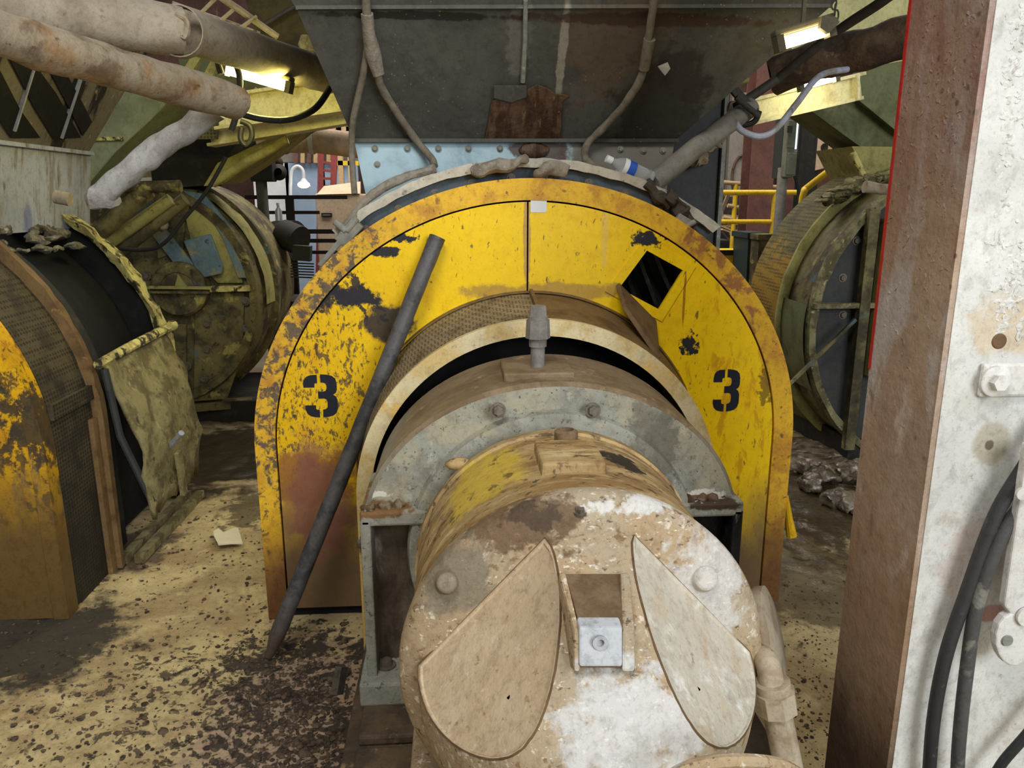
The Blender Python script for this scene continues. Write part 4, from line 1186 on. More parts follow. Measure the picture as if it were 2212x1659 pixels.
MB().prism([at(px, py, BYL - 0.05) for px, py in ((395, 412), (440, 418), (505, 500), (532, 600), (515, 600), (480, 510), (440, 450))], (0, 0.03, 0)).build('blue_strip', 'blue_steel', back, smooth=False)
MB().prism([at(px, py, BYL - 0.09) for px, py in ((395, 520), (455, 505), (482, 575), (478, 592), (440, 600), (425, 590))], (0, 0.02, 0)).build('blue_hatch', 'blue_steel', back, smooth=False, bevel=0.01)
MB().prism([at(px, py, BYL - 0.07) for px, py in ((315, 490), (345, 478), (430, 585), (400, 600))], (0, 0.02, 0)).build('blue_hatch', 'blue_steel', back, smooth=False)
cb = at(384, 626, BYL - 0.14)
MB().lathe(cb, (0, 1, 0), [(0.14, 0.19), (0.02, 0.19), (0.0, 0.175), (0.0, 0.12), (0.01, 0.115), (0.01, 0.0)], 48).build('bearing_cover', 'olive_steel', back)
MB().prism([at(px, py, BYL - 0.16) for px, py in ((384, 592), (408, 625), (376, 625))], (0, 0.02, 0)).build('cover_rib', 'olive_light', back, smooth=False)
MB().bar(at(300, 620, BYL - 0.18), at(455, 622, BYL - 0.18), 0.02, 0.02).build('cross_bar', 'olive_light', back)
MB().bar(at(300, 631, BYL - 0.18), at(452, 632, BYL - 0.18), 0.015, 0.015).build('cross_bar', 'olive_steel', back)
MB().bar(at(455, 624, BYL - 0.08), at(540, 622, BYL - 0.08), 0.05, 0.04).build('face_ledge', 'rim_lit', back)
for (px, py) in ((345, 700), (448, 700), (448, 755), (530, 650), (530, 710), (518, 775), (352, 640), (317, 595), (440, 818), (404, 790)):
    bolt(back, at(px, py, BYL - 0.03), (0, -1, 0), 0.022)
MB().bar(at(395, 880, BYL), at(545, 868, BYL + 0.1), 0.1, 0.06).build('base_frame', 'olive_steel', back, smooth=False)
MB().box((bc.x - 0.8, BYL + 0.02, -0.02), (bc.x + 0.75, BYL + 1.0, 0.14)).build('base_frame', 'drum_dark', back, smooth=False)
# pipes and braces crossing its top
for i, (a, b, Y, r, m_) in enumerate((((205, 440), (330, 330), 5.2, 0.03, 'maroon_steel'), ((215, 500), (320, 410), 5.0, 0.055, 'olive_steel'), ((235, 525), (370, 430), 5.1, 0.04, 'olive_light'), ((240, 560), (400, 430), 5.15, 0.045, 'olive_steel'), ((270, 405), (390, 402), 5.0, 0.035, 'olive_steel'), ((460, 395), (620, 300), 5.1, 0.03, 'olive_light'))):
    tag(MB().cyl(at(*a, Y), at(*b, Y), r, seg=12).rough(0.006, 14).build('brace_pipe', m_, None, root=at(*a, Y)),
        ['thin maroon pipe beside the lower end of the crusted white pipe', 'thick olive brace pipe nearest the black open drum', 'light olive brace pipe above the bearing cover', 'lowest olive brace pipe ending beside the blue strip', 'short level olive pipe on top of the back machine', 'light olive pipe along the lower edge of the lit chute'][i], 'pipe')
MB_v = smooth_path([at(352, 400, 5.2), at(348, 450, 5.2), at(352, 495, 5.2)], 5)
o = tag(MB().tube(MB_v, 0.02, 8).build('rusty_drop_pipe', 'pipe_rusty', None, root=MB_v[0]), 'short rusty drop pipe with round end above the back machine', 'pipe')
MB().ball(at(352, 486, 5.17), 0.035).build('pipe_end', 'pipe_rusty', o)
P = smooth_path([at(245, 536, 4.9), at(310, 540, 4.9), at(355, 525, 4.9), at(400, 470, 4.9), at(445, 415, 4.9), at(488, 340, 4.9)], 8)
tag(MB().tube(P, 0.012, 8).build('sagging_cable', 'cable_black', None, root=P[0]), 'thin dark cable sagging in front of the back machine', 'cable')

# hopper over the back left machine: lit sloping plate
bh = thing('feed_hopper', at(500, 340, 5.3), 'yellow lit sloping hopper over the olive back machine', 'hopper')
MB().prism([at(440, 402, 5.3), at(480, 398, 5.3), at(555, 350, 5.3), at(640, 285, 5.3), at(690, 255, 5.3), at(600, 290, 5.3), at(470, 352, 5.3)], (0, 0.5, 0.02)).build('sloping_plate', 'olive_light', bh, smooth=False)
MB().prism([at(320, 300, 5.5), at(520, 300, 5.5), at(440, 400, 5.5), at(330, 410, 5.5)], (0, 0.4, 0)).build('rear_plate', 'drum_dark', bh, smooth=False)
# walkway grating fragment under the lamp
tag(MB().prism([at(325, 262, 5.0), at(470, 250, 5.0), at(468, 300, 5.0), at(330, 302, 5.0)], (0, 0.03, 0)).build('grating', 'olive_mesh_guard', None, smooth=False, root=at(400, 280, 5.0)), 'small yellow lit grating panel behind the white pipe', 'grating')

# ---------------------------------------------------------------- machine of the back row, right
RX, RY, RR = 2.98, 4.35, 0.92
RZ = 0.86
right = thing('grinding_machine', (RX, RY, 0), 'olive machine with dark ribbed end face and mesh band behind the column', 'machine')
fa = arc(RX, RZ, RR, RR, 0, 360, 72)[:-1]
MB().plate([fa], RY + 0.05, RY + 0.07).build('end_face', 'sheet_dark', right, smooth=False)
MB().lathe((RX, RY, RZ), (0, 1, 0), [(0.06, RR - 0.04), (-0.01, RR - 0.04), (-0.01, RR), (0.04, RR + 0.01)], 88).rough(0.01, 14).build('face_rim', 'olive_dusty', right)
MB().lathe((RX, RY, RZ), (0, 1, 0), [(0.04, RR - 0.01), (0.36, RR - 0.01)], 88).build('inner_band', 'olive_steel', right)
MB().lathe((RX, RY, RZ), (0, 1, 0), [(0.36, RR - 0.02), (0.36, RR + 0.05), (0.385, RR + 0.05), (0.40, RR + 0.02)], 88).rough(0.006, 14).build('band_flange', 'olive_light', right)
MB().lathe((RX, RY, RZ), (0, 1, 0), [(0.40, RR + 0.03), (0.86, RR + 0.05), (0.87, 0.2)], 88).build('mesh_band', 'olive_mesh_guard', right)
MB().lathe((RX, RY, RZ), (0, 1, 0), [(0.03, RR + 0.02), (0.36, RR + 0.02)], 30, 172, 205).build('band_cover', 'hopper_olive', right)
MB().bar((RX - RR, RY - 0.02, RZ + 0.13), (RX - 0.2, RY - 0.02, RZ + 0.13), 0.05, 0.03).build('face_rib', 'olive_dusty', right, smooth=False)
MB().bar((RX - 0.62, RY - 0.03, RZ - 0.75), (RX - 0.62, RY - 0.03, RZ + 0.68), 0.06, 0.05, (0, 1, 0)).build('face_rib', 'olive_steel', right, smooth=False)
MB().bar(at(1700, 835, RY - 0.08), at(1848, 690, RY - 0.08), 0.018, 0.018).build('brace_rod', 'olive_steel', right, smooth=False)
for (px, py) in ((1820, 600), (1820, 680), (1850, 520)):
    bolt(right, at(px, py, RY + 0.05), (0, -1, 0), 0.018)
MB().box((RX - 0.55, RY - 0.05, RZ - 0.3), (RX + 0.1, RY + 0.02, RZ + 0.63)).build('face_panel', 'olive_light', right, smooth=False, bevel=0.01)
MB().box((RX - 0.6, RY, -0.03), (RX + 0.8, RY + 0.8, 0.15)).build('base_frame', 'drum_dark', right, smooth=False)
rh = thing('feed_hopper', at(1880, 300, 4.9), 'olive hopper narrowing to a stained neck behind the column', 'hopper')
a0_, a1_, a2_, a3_ = at(1740, 205, 4.75), at(2010, 165, 4.75), at(2010, 320, 4.75), at(1850, 318, 4.75)
MB().prism([at(1742, 232, 4.9), at(1860, 318, 4.9), at(2010, 322, 4.9), at(2010, 250, 4.9), at(1850, 205, 4.9)], (0.15, 0.6, 0)).build('lower_slope', 'hopper_olive', rh, smooth=False)
MB().prism([at(1852, 150, 4.8), at(2010, 120, 4.8), at(2010, 300, 4.8), at(1945, 290, 4.8), at(1850, 212, 4.8)], (0.1, 0.3, 0)).build('hopper_face', 'hopper_olive', rh, smooth=False)
MB().prism([at(1840, 316, 4.85), at(2000, 318, 4.85), at(2000, 405, 4.85), at(1880, 400, 4.85)], (0, 0.5, 0)).build('hopper_neck', 'olive_light', rh, smooth=False)
MB().tube([at(1842, 330, 4.8), at(1862, 370, 4.8), at(1872, 405, 4.8)], 0.02, 8).build('neck_strap', 'rim_lit', rh)
MB().prism([at(1780, -40, 5.6), at(2010, -40, 5.6), at(2010, 130, 5.6), at(1740, 150, 5.6), at(1700, 90, 5.6)], (0.0, 0.3, 0)).build('upper_wall', 'cream_wall', rh, smooth=False)
tag(MB().tube([at(1868, 403, 4.3), at(1900, 408, 4.3), at(1960, 412, 4.3)], [0.035, 0.03, 0.03], 12).build('clamp_pipe', 'pipe_rusty', None, root=at(1868, 403, 4.3)), 'short rusty pipe stub across the right machine top', 'pipe')
P = [at(1868, 415, 4.45), at(1800, 400, 4.6), at(1850, 372, 4.7)]
cr = MB()
rnd = random.Random(5)
for k in range(60):
    u = rnd.random()
    cr.ball(at(1785 + 110 * u + rnd.uniform(-14, 14), 428 - 50 * u + rnd.uniform(-8, 14), 4.66), (rnd.uniform(0.015, 0.045), 0.06, rnd.uniform(0.01, 0.026)), 9, 6)
o = cr.rough(0.014, 34).build('crust', 'olive_dusty', right)
o['kind'] = 'stuff'

# ---------------------------------------------------------------- steel column on the right
CX0, CYN, CYF = 0.915, 1.37, 1.62
col = thing('steel_column', (1.1, 1.45, 0), 'broad steel column with white painted front and brown rusty side at the right', 'column')
MB().box((CX0 + 0.012, CYN, -0.05), (1.6, CYN + 0.02, 3.2)).build('white_face', 'column_white', col, smooth=False)
sd = MB()
sd.box((CX0, CYN + 0.002, -0.05), (CX0 + 0.02, CYF, 3.2))
sd.build('brown_face', 'column_brown', col, smooth=False)
MB().box((CX0 + 0.02, CYF - 0.02, -0.05), (1.6, CYF, 3.2)).build('rear_face', 'column_brown', col, smooth=False)
MB().box((CX0 - 0.002, CYF - 0.006, 1.23), (CX0 + 0.01, CYF + 0.003, 3.2)).build('red_edge', 'red_edge', col, smooth=False)
MB().box((CX0 - 0.001, CYN - 0.001, -0.05), (CX0 + 0.006, CYN + 0.006, 3.2)).rough(0.003, 40).build('corner_weld', 'column_brown', col, smooth=False)
# peeling paint crud
def crud(rnd, start, ux, uz, out, L, r):
    """a wrinkled curl of peeled paint, flat on the surface"""
    n_ = 5
    a_ = rnd.uniform(0, 2 * math.pi)
    p = Vector(start)
    pts = [p]
    for k_ in range(n_):
        a_ += rnd.uniform(-0.9, 0.9)
        p = p + (ux * math.cos(a_) + uz * math.sin(a_)) * (L / n_)
        pts.append(p)
    m_ = MB().tube(pts, [r * 0.3] + [r * rnd.uniform(0.6, 1.2) for _ in range(n_ - 1)] + [r * 0.2], 6)
    m_.v = [q_ + out * ((start - q_).dot(out) * 0.65) for q_ in m_.v]
    return m_


cr = MB()
rnd = random.Random(21)
for k in range(260):
    if k % 3 == 0:
        px, py = rnd.gauss(2190, 26), rnd.uniform(520, 720)
    else:
        px, py = rnd.gauss(2172, 30), abs(rnd.gauss(0, 230))
    if px < 2138 or px > 2240 or at(px, py, CYN).x < CX0 + 0.05:
        continue
    m_ = crud(rnd, at(px, py, CYN), Vector((1, 0, 0)), Vector((0, 0, 1)), Vector((0, -1, 0)), rnd.uniform(0.008, 0.028), rnd.uniform(0.0022, 0.005))
    cr.add(m_.v, m_.f)
o = cr.rough(0.002, 160).build('paint_crud', 'column_crud', col)
o['kind'] = 'stuff'
cr = MB()
for k in range(260):
    y = rnd.uniform(CYN + 0.015, CYF - 0.02)
    z = rnd.gauss(1.75, 0.3)
    if z < 1.1:
        continue
    m_ = crud(rnd, Vector((CX0, y, z)), Vector((0, 1, 0)), Vector((0, 0, 1)), Vector((-1, 0, 0)), rnd.uniform(0.008, 0.03), rnd.uniform(0.0015, 0.0032))
    cr.add(m_.v, m_.f)
o = cr.rough(0.002, 160).build('rust_scale', 'column_brown', col)
o['kind'] = 'stuff'
# bolted clip plate
p0, p1 = at(2106, 856, CYN), at(2212, 782, CYN)
MB().box((p0.x, CYN - 0.012, p0.z), (p1.x + 0.1, CYN, p1.z)).build('clip_plate', 'bracket_white', col, smooth=False, bevel=0.008)
cbt = at(2148, 823, CYN - 0.012)
MB().lathe(cbt, (0, -1, 0), [(-0.002, 0.03), (0.006, 0.03), (0.008, 0.027), (0.008, 0.0)], 28).build('washer', 'bracket_white', col)
MB().cyl(cbt + Vector((0, -0.006, 0)), cbt + Vector((0, -0.022, 0)), 0.0165, 0.0155, seg=6).build('bolt_head', 'bracket_white', col, angle=20)
hc = at(2158, 737, CYN)
MB().lathe(hc, (0, -1, 0), [(0.0005, 0.015), (0.002, 0.013), (0.002, 0.011), (0.0008, 0.0)], 20).build('bolt_hole', 'flap_brown', col)
# white bracket at the frame edge
bq = [(2290, 960), (2222, 960), (2200, 1100), (2170, 1310), (2184, 1326), (2170, 1334), (2158, 1350), (2152, 1372), (2152, 1395), (2158, 1415), (2168, 1430), (2182, 1439), (2198, 1440), (2214, 1430), (2290, 1300)]
br = tag(MB().prism([at(px, py, 1.30) for px, py in bq], (0, 0.02, 0)).build('wall_bracket', 'bracket_white', None, smooth=False, bevel=0.004, root=at(2212, 1440, 1.3)), 'white bracket plate with slotted ear at the right frame edge', 'bracket')
sl = at(2176, 1384, 1.298)
MB().lathe(sl, (0, -1, 0), [(0.0, 0.012), (0.002, 0.011), (0.001, 0.0)], 16).build('slot', 'ring_grey', br)
for px, py, r in ((2215, 1330, 0.02), (2205, 1065, 0.012)):
    MB().lathe(at(px, py, 1.298), (0, -1, 0), [(0.0, r), (0.006, r), (0.006, 0)], 18).build('bolt_head', 'bracket_white', br)
h1 = smooth_path([at(2280, 900, 1.33), at(2215, 1005, 1.33), at(2150, 1115, 1.33), at(2085, 1290, 1.335), at(2042, 1420, 1.335), at(2016, 1560, 1.335), at(2004, 1720, 1.335)], 8)
tag(MB().tube(h1, 0.0135, 14).build('black_hose', 'hose_black', None, root=h1[-1]), 'black hose hanging down the white column, nearest its corner', 'hose')
h2 = smooth_path([at(2290, 1010, 1.32), at(2215, 1085, 1.32), at(2160, 1165, 1.32), at(2112, 1300, 1.325), at(2088, 1450, 1.325), at(2072, 1600, 1.325), at(2066, 1720, 1.325)], 8)
tag(MB().tube(h2, 0.0135, 14).build('black_hose', 'hose_grey', None, root=h2[-1]), 'dusty grey black hose hanging on the column beside the white bracket', 'hose')
h3 = smooth_path([at(2290, 1500, 1.32), at(2215, 1590, 1.32), at(2160, 1655, 1.32), at(2130, 1720, 1.32)], 6)
tag(MB().tube(h3, 0.01, 10).build('black_hose', 'hose_black', None, root=h3[0]), 'thin dark hose crossing the bottom right corner', 'hose')

# ---------------------------------------------------------------- overhead pipes on the left
def pipe(name, path, r, m_, label, amp=0.004, seg=20, n=14, sc=9):
    P_ = []
    for i in range(len(path) - 1):
        P_ += densify(path[i], path[i + 1], n)[:(None if i == len(path) - 2 else -1)]
    return tag(MB().tube(P_, r, seg).rough(amp, sc).build(name, m_, None, root=P_[0]), label, 'pipe')


o = pipe('overhead_pipe', [at(-80, 2, 2.75), at(390, 68, 3.05)], 0.083, 'pipe_dusty', 'thick dusty overhead pipe at the top left', 0.012)
MB().lathe(at(384, 66, 3.02), (at(430, 90, 3.2) - at(380, 66, 3.02)), [(0.0, 0.084), (0.0, 0.088), (0.03, 0.09), (0.04, 0.08)], 28).build('pipe_collar', 'pipe_dusty', o)
MB().tube(smooth_path([at(378, 30, 2.98), at(405, 48, 2.98), at(398, 80, 2.98), at(385, 55, 2.98)], 5), 0.012, 8).rough(0.008, 20).build('torn_wrap', 'pipe_rusty', o)
pipe('overhead_pipe', [at(402, 66, 3.12), at(712, 166, 4.05)], 0.079, 'pipe_dusty', 'dusty overhead pipe section running behind the grey hopper', 0.004)
pipe('rusty_pipe', [at(-90, 50, 2.3), at(512, 221, 3.15)], 0.064, 'pipe_rusty', 'rusty orange topped pipe sloping across the top left', 0.012)
o = pipe('crusted_pipe', [at(466, 234, 3.22), at(330, 330, 3.2), at(218, 422, 3.18)], 0.047, 'pipe_crusted', 'whitish crusted pipe sloping down to the open black drum', 0.014, sc=14)
MB().ball(at(222, 424, 3.18), (0.06, 0.05, 0.05)).rough(0.03, 16).build('crust_end', 'pipe_crusted', o)
o = pipe('pipe_stub', [at(120, 425, 3.7), at(152, 432, 3.7)], 0.03, 'pipe_dusty', 'short pale pipe stub beside the rim of the open black drum', 0.003)
for i, (a, b) in enumerate((((372, 10), (560, 75)), ((430, -40), (600, 80)))):
    o = pipe('truss_rod', [at(*a, 4.2), at(*b, 4.4)], 0.018, 'pipe_dusty', ('lower' if i == 0 else 'upper') + ' thin dusty rod above the overhead pipe', 0.003, 8, 6)
    if i == 0:
        for k in range(3):
            MB().cyl(at(430 + 45 * k, 32 + 14 * k, 4.25), at(470 + 42 * k, -8 + 22 * k, 4.3), 0.01, seg=6).build('web_rod', 'pipe_dusty', o)
P = smooth_path([at(505, 240, 3.45), at(560, 256, 3.5), at(625, 258, 3.55), at(680, 235, 3.6), at(713, 190, 3.7)], 8)
tag(MB().tube(P, 0.014, 10).build('black_cable', 'cable_black', None, root=P[0]), 'black cable looping under the yellow lit beams on the left', 'cable')
P = smooth_path([at(478, 160, 3.5), at(472, 130, 3.5), at(500, 128, 3.5), at(518, 170, 3.5), at(512, 240, 3.5), at(500, 282, 3.5)], 8)
tag(MB().tube(P, 0.013, 10).build('hanging_rod', 'rod_dark', None, root=P[0]), 'dark bent rod hanging in front of the left lamp', 'rod')
P = smooth_path([at(520, 262, 4.0), at(540, 272, 4.0), at(544, 296, 4.0), at(532, 314, 4.0), at(520, 300, 4.0), at(522, 275, 4.0)], 6)
tag(MB().tube(P, 0.013, 10).build('cable_loop', 'cable_black', None, root=P[0]), 'small black cable loop below the left lamp', 'cable')

# lit steel beams, left and right
def ibeam(name, a, b, h, w, label):
    root = thing(name, a, label, 'beam')
    a, b = Vector(a), Vector(b)
    d = (b - a).normalized()
    upv = Vector((0, 0, 1))
    MB().bar(a + upv * (h / 2), b + upv * (h / 2), w, 0.018).build('flange', 'beam_cream', root, smooth=False)
    MB().bar(a - upv * (h / 2), b - upv * (h / 2), w, 0.018).build('flange', 'beam_cream', root, smooth=False)
    MB().bar(a, b, 0.014, h - 0.018).build('web', 'beam_cream', root, smooth=False)
    return root


ibeam('steel_beam', at(470, 246, 4.9), at(752, 204, 4.75), 0.17, 0.12, 'upper yellow lit steel beam left of the grey hopper')
ibeam('steel_beam', at(455, 296, 5.15), at(758, 246, 5.0), 0.10, 0.12, 'lower yellow lit steel beam left of the grey hopper')
rb_ = ibeam('steel_beam', at(1590, 250, 4.5), at(1858, 187, 4.5), 0.13, 0.11, 'yellow lit steel beam right of the grey hopper')
MB().prism([at(1853, 160, 4.42), at(1858, 158, 4.42), at(1858, 214, 4.42), at(1853, 216, 4.42)], (0, 0.2, 0)).build('end_plate', 'beam_cream', rb_, smooth=False)
pipe('grey_pipe', [at(1408, 398, 2.97), at(1500, 322, 3.1), at(1622, 232, 3.3)], [0.04] * 29, 'pipe_grey', 'straight grey pipe rising right from the bottle beside the hopper', 0.001, 20)
pipe('thin_rod', [at(1588, 232, 3.34), at(1680, 170, 3.35), at(1790, 80, 3.2), at(1935, -18, 2.9)], 0.019, 'rod_dark', 'dark thin rod passing in front of the right lamp', 0.002, 12)
pipe('brown_pipe', [at(1668, 166, 3.7), at(1760, 130, 3.6), at(2030, 64, 3.3)], 0.083, 'pipe_brown', 'thick brown wrapped pipe running behind the column', 0.02)
cl = thing('pipe_clamp', at(1605, 220, 3.28), 'dark slotted clamp bracket at the upper end of the grey pipe', 'clamp')
MB().prism([at(1572, 190, 3.26), at(1590, 182, 3.26), at(1640, 236, 3.26), at(1622, 250, 3.26)], (0, 0.02, 0)).build('clamp_plate', 'rod_dark', cl, smooth=False, bevel=0.003)
MB().cyl(at(1590, 210, 3.2), at(1640, 252, 3.2), 0.012).build('clamp_bolt', 'rod_dark', cl)
MB().cyl(at(1575, 182, 3.3), at(1615, 172, 3.3), 0.014).build('clamp_arm', 'olive_light', cl)
P = smooth_path([at(1585, 258, 3.2), at(1602, 282, 3.2), at(1640, 295, 3.2), at(1675, 280, 3.2), at(1720, 225, 3.2), at(1770, 165, 3.25), at(1830, 150, 3.35)], 8)
tag(MB().tube(P, 0.013, 10).build('pale_cable', 'hopper_pale', None, root=P[0]), 'pale cable drooping from the clamp to the right beam', 'cable')
P = smooth_path([at(1582, 262, 3.24), at(1605, 270, 3.24), at(1630, 262, 3.24), at(1640, 240, 3.24)], 8)
tag(MB().tube(P, 0.012, 10).build('cable_loop', 'cable_black', None, root=P[0]), 'short dark cable loop under the slotted clamp', 'cable')
# rusty remnants under the right clamp
rnd = random.Random(31)
cr = MB()
for k in range(26):
    px = rnd.uniform(1500, 1590)
    py = 440 - (px - 1440) * 1.35 + rnd.uniform(-12, 12)
    cr.ball(at(px, py, 3.9), (rnd.uniform(0.015, 0.035), 0.03, rnd.uniform(0.012, 0.03)), 8, 5)
cr.rough(0.03, 22)
o = tag(cr.build('rust_debris', 'pipe_rusty', None, root=at(1545, 280, 3.9)), 'rusty debris lodged between hopper and grey pipe', 'debris')
o['kind'] = 'stuff'

# ---------------------------------------------------------------- fluorescent lamps
def lamp(a, b, label, glow):
    root = thing('fluorescent_lamp', a, label, 'lamp')
    a, b = Vector(a), Vector(b)
    MB().cyl(a, b, 0.02, seg=14).build('tube', glow, root)
    d = (b - a).normalized()
    MB().bar(a + Vector((0, 0.02, 0.036)) - d * 0.03, b + Vector((0, 0.02, 0.036)) + d * 0.03, 0.05, 0.022).build('housing', 'lamp_housing', root, smooth=False, bevel=0.006)
    for p in (a - d * 0.015, b + d * 0.015):
        MB().bar(p - d * 0.012, p + d * 0.012, 0.044, 0.05).build('socket', 'lamp_housing', root, smooth=False)
    m_ = (a + b) / 2 + Vector((0, 0.02, 0.04))
    MB().bar(m_, m_ + Vector((0, 0.0, 0.16)), 0.012, 0.012, (0, 1, 0)).build('hanger', 'lamp_housing', root, smooth=False)
    return root


lamp(at(494, 152, 3.68), at(618, 187, 3.62), 'lit fluorescent tube lamp below the dusty pipe on the left', 'tube_glow')
lr = lamp(at(1692, 93, 2.62), at(1782, 66, 2.62), 'lit fluorescent tube lamp right of the grey hopper', 'tube_glow_dim')
MB().prism([at(1776, 34, 2.58), at(1806, 36, 2.58), at(1814, 48, 2.58), at(1790, 72, 2.58), at(1772, 60, 2.58)], (0, 0.02, 0)).build('end_bracket', 'lamp_housing', lr, smooth=False)
for k in range(6):
    c = at(1806 - k * 2.2, 34 - 13 * k, 2.6)
    tor = []
    for i in range(11):
        a = 2 * math.pi * i / 10
        u = Vector((1, 0, 0)) if k % 2 == 0 else Vector((0.3, 1, 0)).normalized()
        tor.append(c + u * (0.008 * math.cos(a)) + Vector((0, 0, 0.018 * math.sin(a))))
    MB().tube(tor, 0.0028, 6, False).build('chain_link', 'rod_dark', lr)

# cream sheets caught in the light of the left lamp
tag(MB().prism([at(380, 110, 5.6), at(560, 110, 5.6), at(760, 190, 5.6), at(760, 250, 5.6), at(420, 250, 5.6)], (0, 0.05, 0)).build('soffit_sheet', 'hopper_olive', None, smooth=False, root=at(560, 200, 5.6)), 'yellow lit olive sheet behind the left lamp', 'panel')
for a_, b_ in (((430, 118), (400, 165)), ((470, 128), (440, 185)), ((560, 195), (520, 245))):
    tag(MB().bar(at(*a_, 5.3), at(*b_, 5.3), 0.05, 0.04, (0, 1, 0)).build('angle_strut', 'olive_light', None, smooth=False, root=at(*a_, 5.3)), {430: 'leftmost short angle strut before the lit olive sheet', 470: 'short angle strut just left of the left lamp', 560: 'short angle strut just below the left lamp'}[a_[0]], 'strut', 'angle struts by the left lamp')
lamp(at(1735, 186, 4.25), at(1800, 168, 4.25), 'assumed lit tube lamp half hidden between brown pipe and right beam', 'assumed_tube_glow')  # lamp assumed from a bright spot here, added to light the right beam
# deck of the floor above, upper left
dk = thing('overhead_deck', (-0.9, 5.0, 2.75), 'dark olive deck plate above the pipes at the top left', 'deck')
MB().prism([at(520, -40, 5.2), at(760, -40, 5.2), at(720, 190, 5.2), at(560, 110, 5.2)], (0.0, 0.05, 0.02)).build('deck_plate', 'deck_olive', dk, smooth=False)
MB().cyl(at(560, 60, 5.15), at(640, 12, 5.15), 0.012).build('deck_rib', 'rod_dark', dk)
cr = MB()
rnd = random.Random(41)
for k in range(16):
    u = rnd.random()
    cr.ball(at(655 + 55 * u + rnd.uniform(-8, 8), 105 + 85 * u + rnd.uniform(-10, 10), 4.3), (rnd.uniform(0.02, 0.05), 0.03, rnd.uniform(0.02, 0.05)), 8, 5)
o = tag(cr.rough(0.03, 18).build('insulation_shreds', 'dust_grey', None, root=at(680, 150, 4.3)), 'torn dusty insulation along the upper left hopper edge', 'insulation')
o['kind'] = 'stuff'

# ---------------------------------------------------------------- far background, left of the hopper
for i, (x0, y0, x1, y1, m_) in enumerate(((560, 352, 622, 560, 'wall_white'), (628, 352, 700, 560, 'wall_blue'), (700, 355, 772, 560, 'wall_blue'))):
    a, b = at(x0, y1, 12.5), at(x1, y0, 12.5)
    structure(MB().box((a.x, 12.5, -0.05), (b.x, 12.6, b.z)).build('trim_%d' % (i + 1), m_, smooth=False))
a, b = at(540, 350, 12.6), at(772, 205, 12.6)
structure(MB().box((a.x, 12.6, a.z), (b.x, 12.7, b.z)).build('trim_4', 'wall_grey', smooth=False))
for k in range(9):
    px = 640 + 14 * k
    structure(MB().bar(at(px, 352, 12.4), at(px + 1, 255, 12.4), 0.06, 0.05, (0, 1, 0)).build('trim_%d' % (5 + k), 'rail_tan' if k % 2 else 'maroon_steel', smooth=False))
gr = thing('guard_rail', at(625, 560, 7.4), 'dark horizontal guard rail behind the left machines', 'railing')
for (x0, x1, y, h) in ((530, 750, 426, 0.035), (560, 690, 459, 0.03), (640, 790, 500, 0.04), (650, 790, 520, 0.035), (650, 760, 545, 0.03)):
    MB().bar(at(x0, y, 7.4), at(x1, y, 7.4), 0.04, h).build('rail', 'rail_dark', gr, smooth=False)
pz = at(625, 426, 7.4)
MB().bar((pz.x, 7.4, 0.0), (pz.x, 7.4, pz.z), 0.07, 0.05, (0, 1, 0)).build('post', 'rail_dark', gr, smooth=False)
pz = at(563, 426, 7.4)
MB().bar((pz.x, 7.4, 0.0), (pz.x, 7.4, pz.z + 0.6), 0.06, 0.05, (0, 1, 0)).build('post', 'rail_dark', gr, smooth=False)
eb = thing('switch_box', at(562, 400, 6.8), 'grey switch box on a pole left of the far ladder', 'box')
a, b = at(541, 392, 6.8), at(585, 318, 6.8)
MB().box((a.x, 6.8, a.z), (b.x, 6.95, b.z)).build('box_body', 'box_dark', eb, smooth=False, bevel=0.01)
p = at(563, 395, 6.85)
MB().cyl((p.x, 6.88, 0), (p.x, 6.88, p.z + 0.05), 0.045).build('pole', 'box_green_grey', eb)
t = thing('round_horn', at(602, 370, 7.0), 'dark round horn beside the grey switch box', 'horn')
MB().lathe(at(602, 372, 7.0), (0.2, -1, 0), [(0.0, 0.0), (0.0, 0.07), (0.05, 0.065), (0.12, 0.03), (0.16, 0.03)], 24).build('horn_bell', 'drum_dark', t)
MB().ball(at(597, 352, 7.05), (0.06, 0.05, 0.06)).build('horn_body', 'pipe_brown', t)
P = [at(560, 310, 6.0), at(600, 302, 6.0), at(690, 304, 6.0), at(800, 318, 6.0)]
o = pipe('duct_pipe', P, 0.09, 'crate_tan', 'tan duct pipe crossing behind the lower lit beam', 0.003)
MB().lathe(at(672, 303, 6.0), (1, 0, 0), [(-0.01, 0.085), (-0.01, 0.1), (0.02, 0.1), (0.02, 0.085)], 24).build('pipe_collar', 'wall_white', o)
MB().lathe(at(618, 303, 6.0), (1, 0, 0), [(-0.12, 0.088), (-0.1, 0.1), (0.0, 0.1), (0.02, 0.088)], 24).build('pipe_flange', 'pipe_rusty', o)
cr_ = thing('cardboard_crate', at(720, 480, 9.0), 'tall tan crate with a black sign beside the red ladder', 'crate')
a, b = at(686, 520, 9.0), at(775, 418, 9.0)
MB().box((a.x, 9.0, 0.0), (b.x, 9.8, b.z)).build('crate_body', 'crate_tan', cr_, smooth=False, bevel=0.02)
MB().prism([at(684, 420, 8.98), at(700, 402, 9.4), at(778, 392, 9.6), at(778, 418, 8.98)], (0, 0.05, 0)).build('crate_lid', 'crate_tan', cr_, smooth=False)
a, b = at(695, 469, 8.99), at(717, 460, 8.99)
sg = MB().box((a.x, 8.975, a.z), (b.x, 8.995, b.z)).build('sign', 'rail_dark', cr_, smooth=False)
MB().box((a.x + 0.015, 8.972, (a.z + b.z) / 2 - 0.006), (b.x - 0.015, 8.976, (a.z + b.z) / 2 + 0.008)).build('sign_text', 'window_frame', sg, smooth=False)
la = thing('step_ladder', at(695, 480, 10.0), 'red step ladder behind the tan crate', 'ladder')
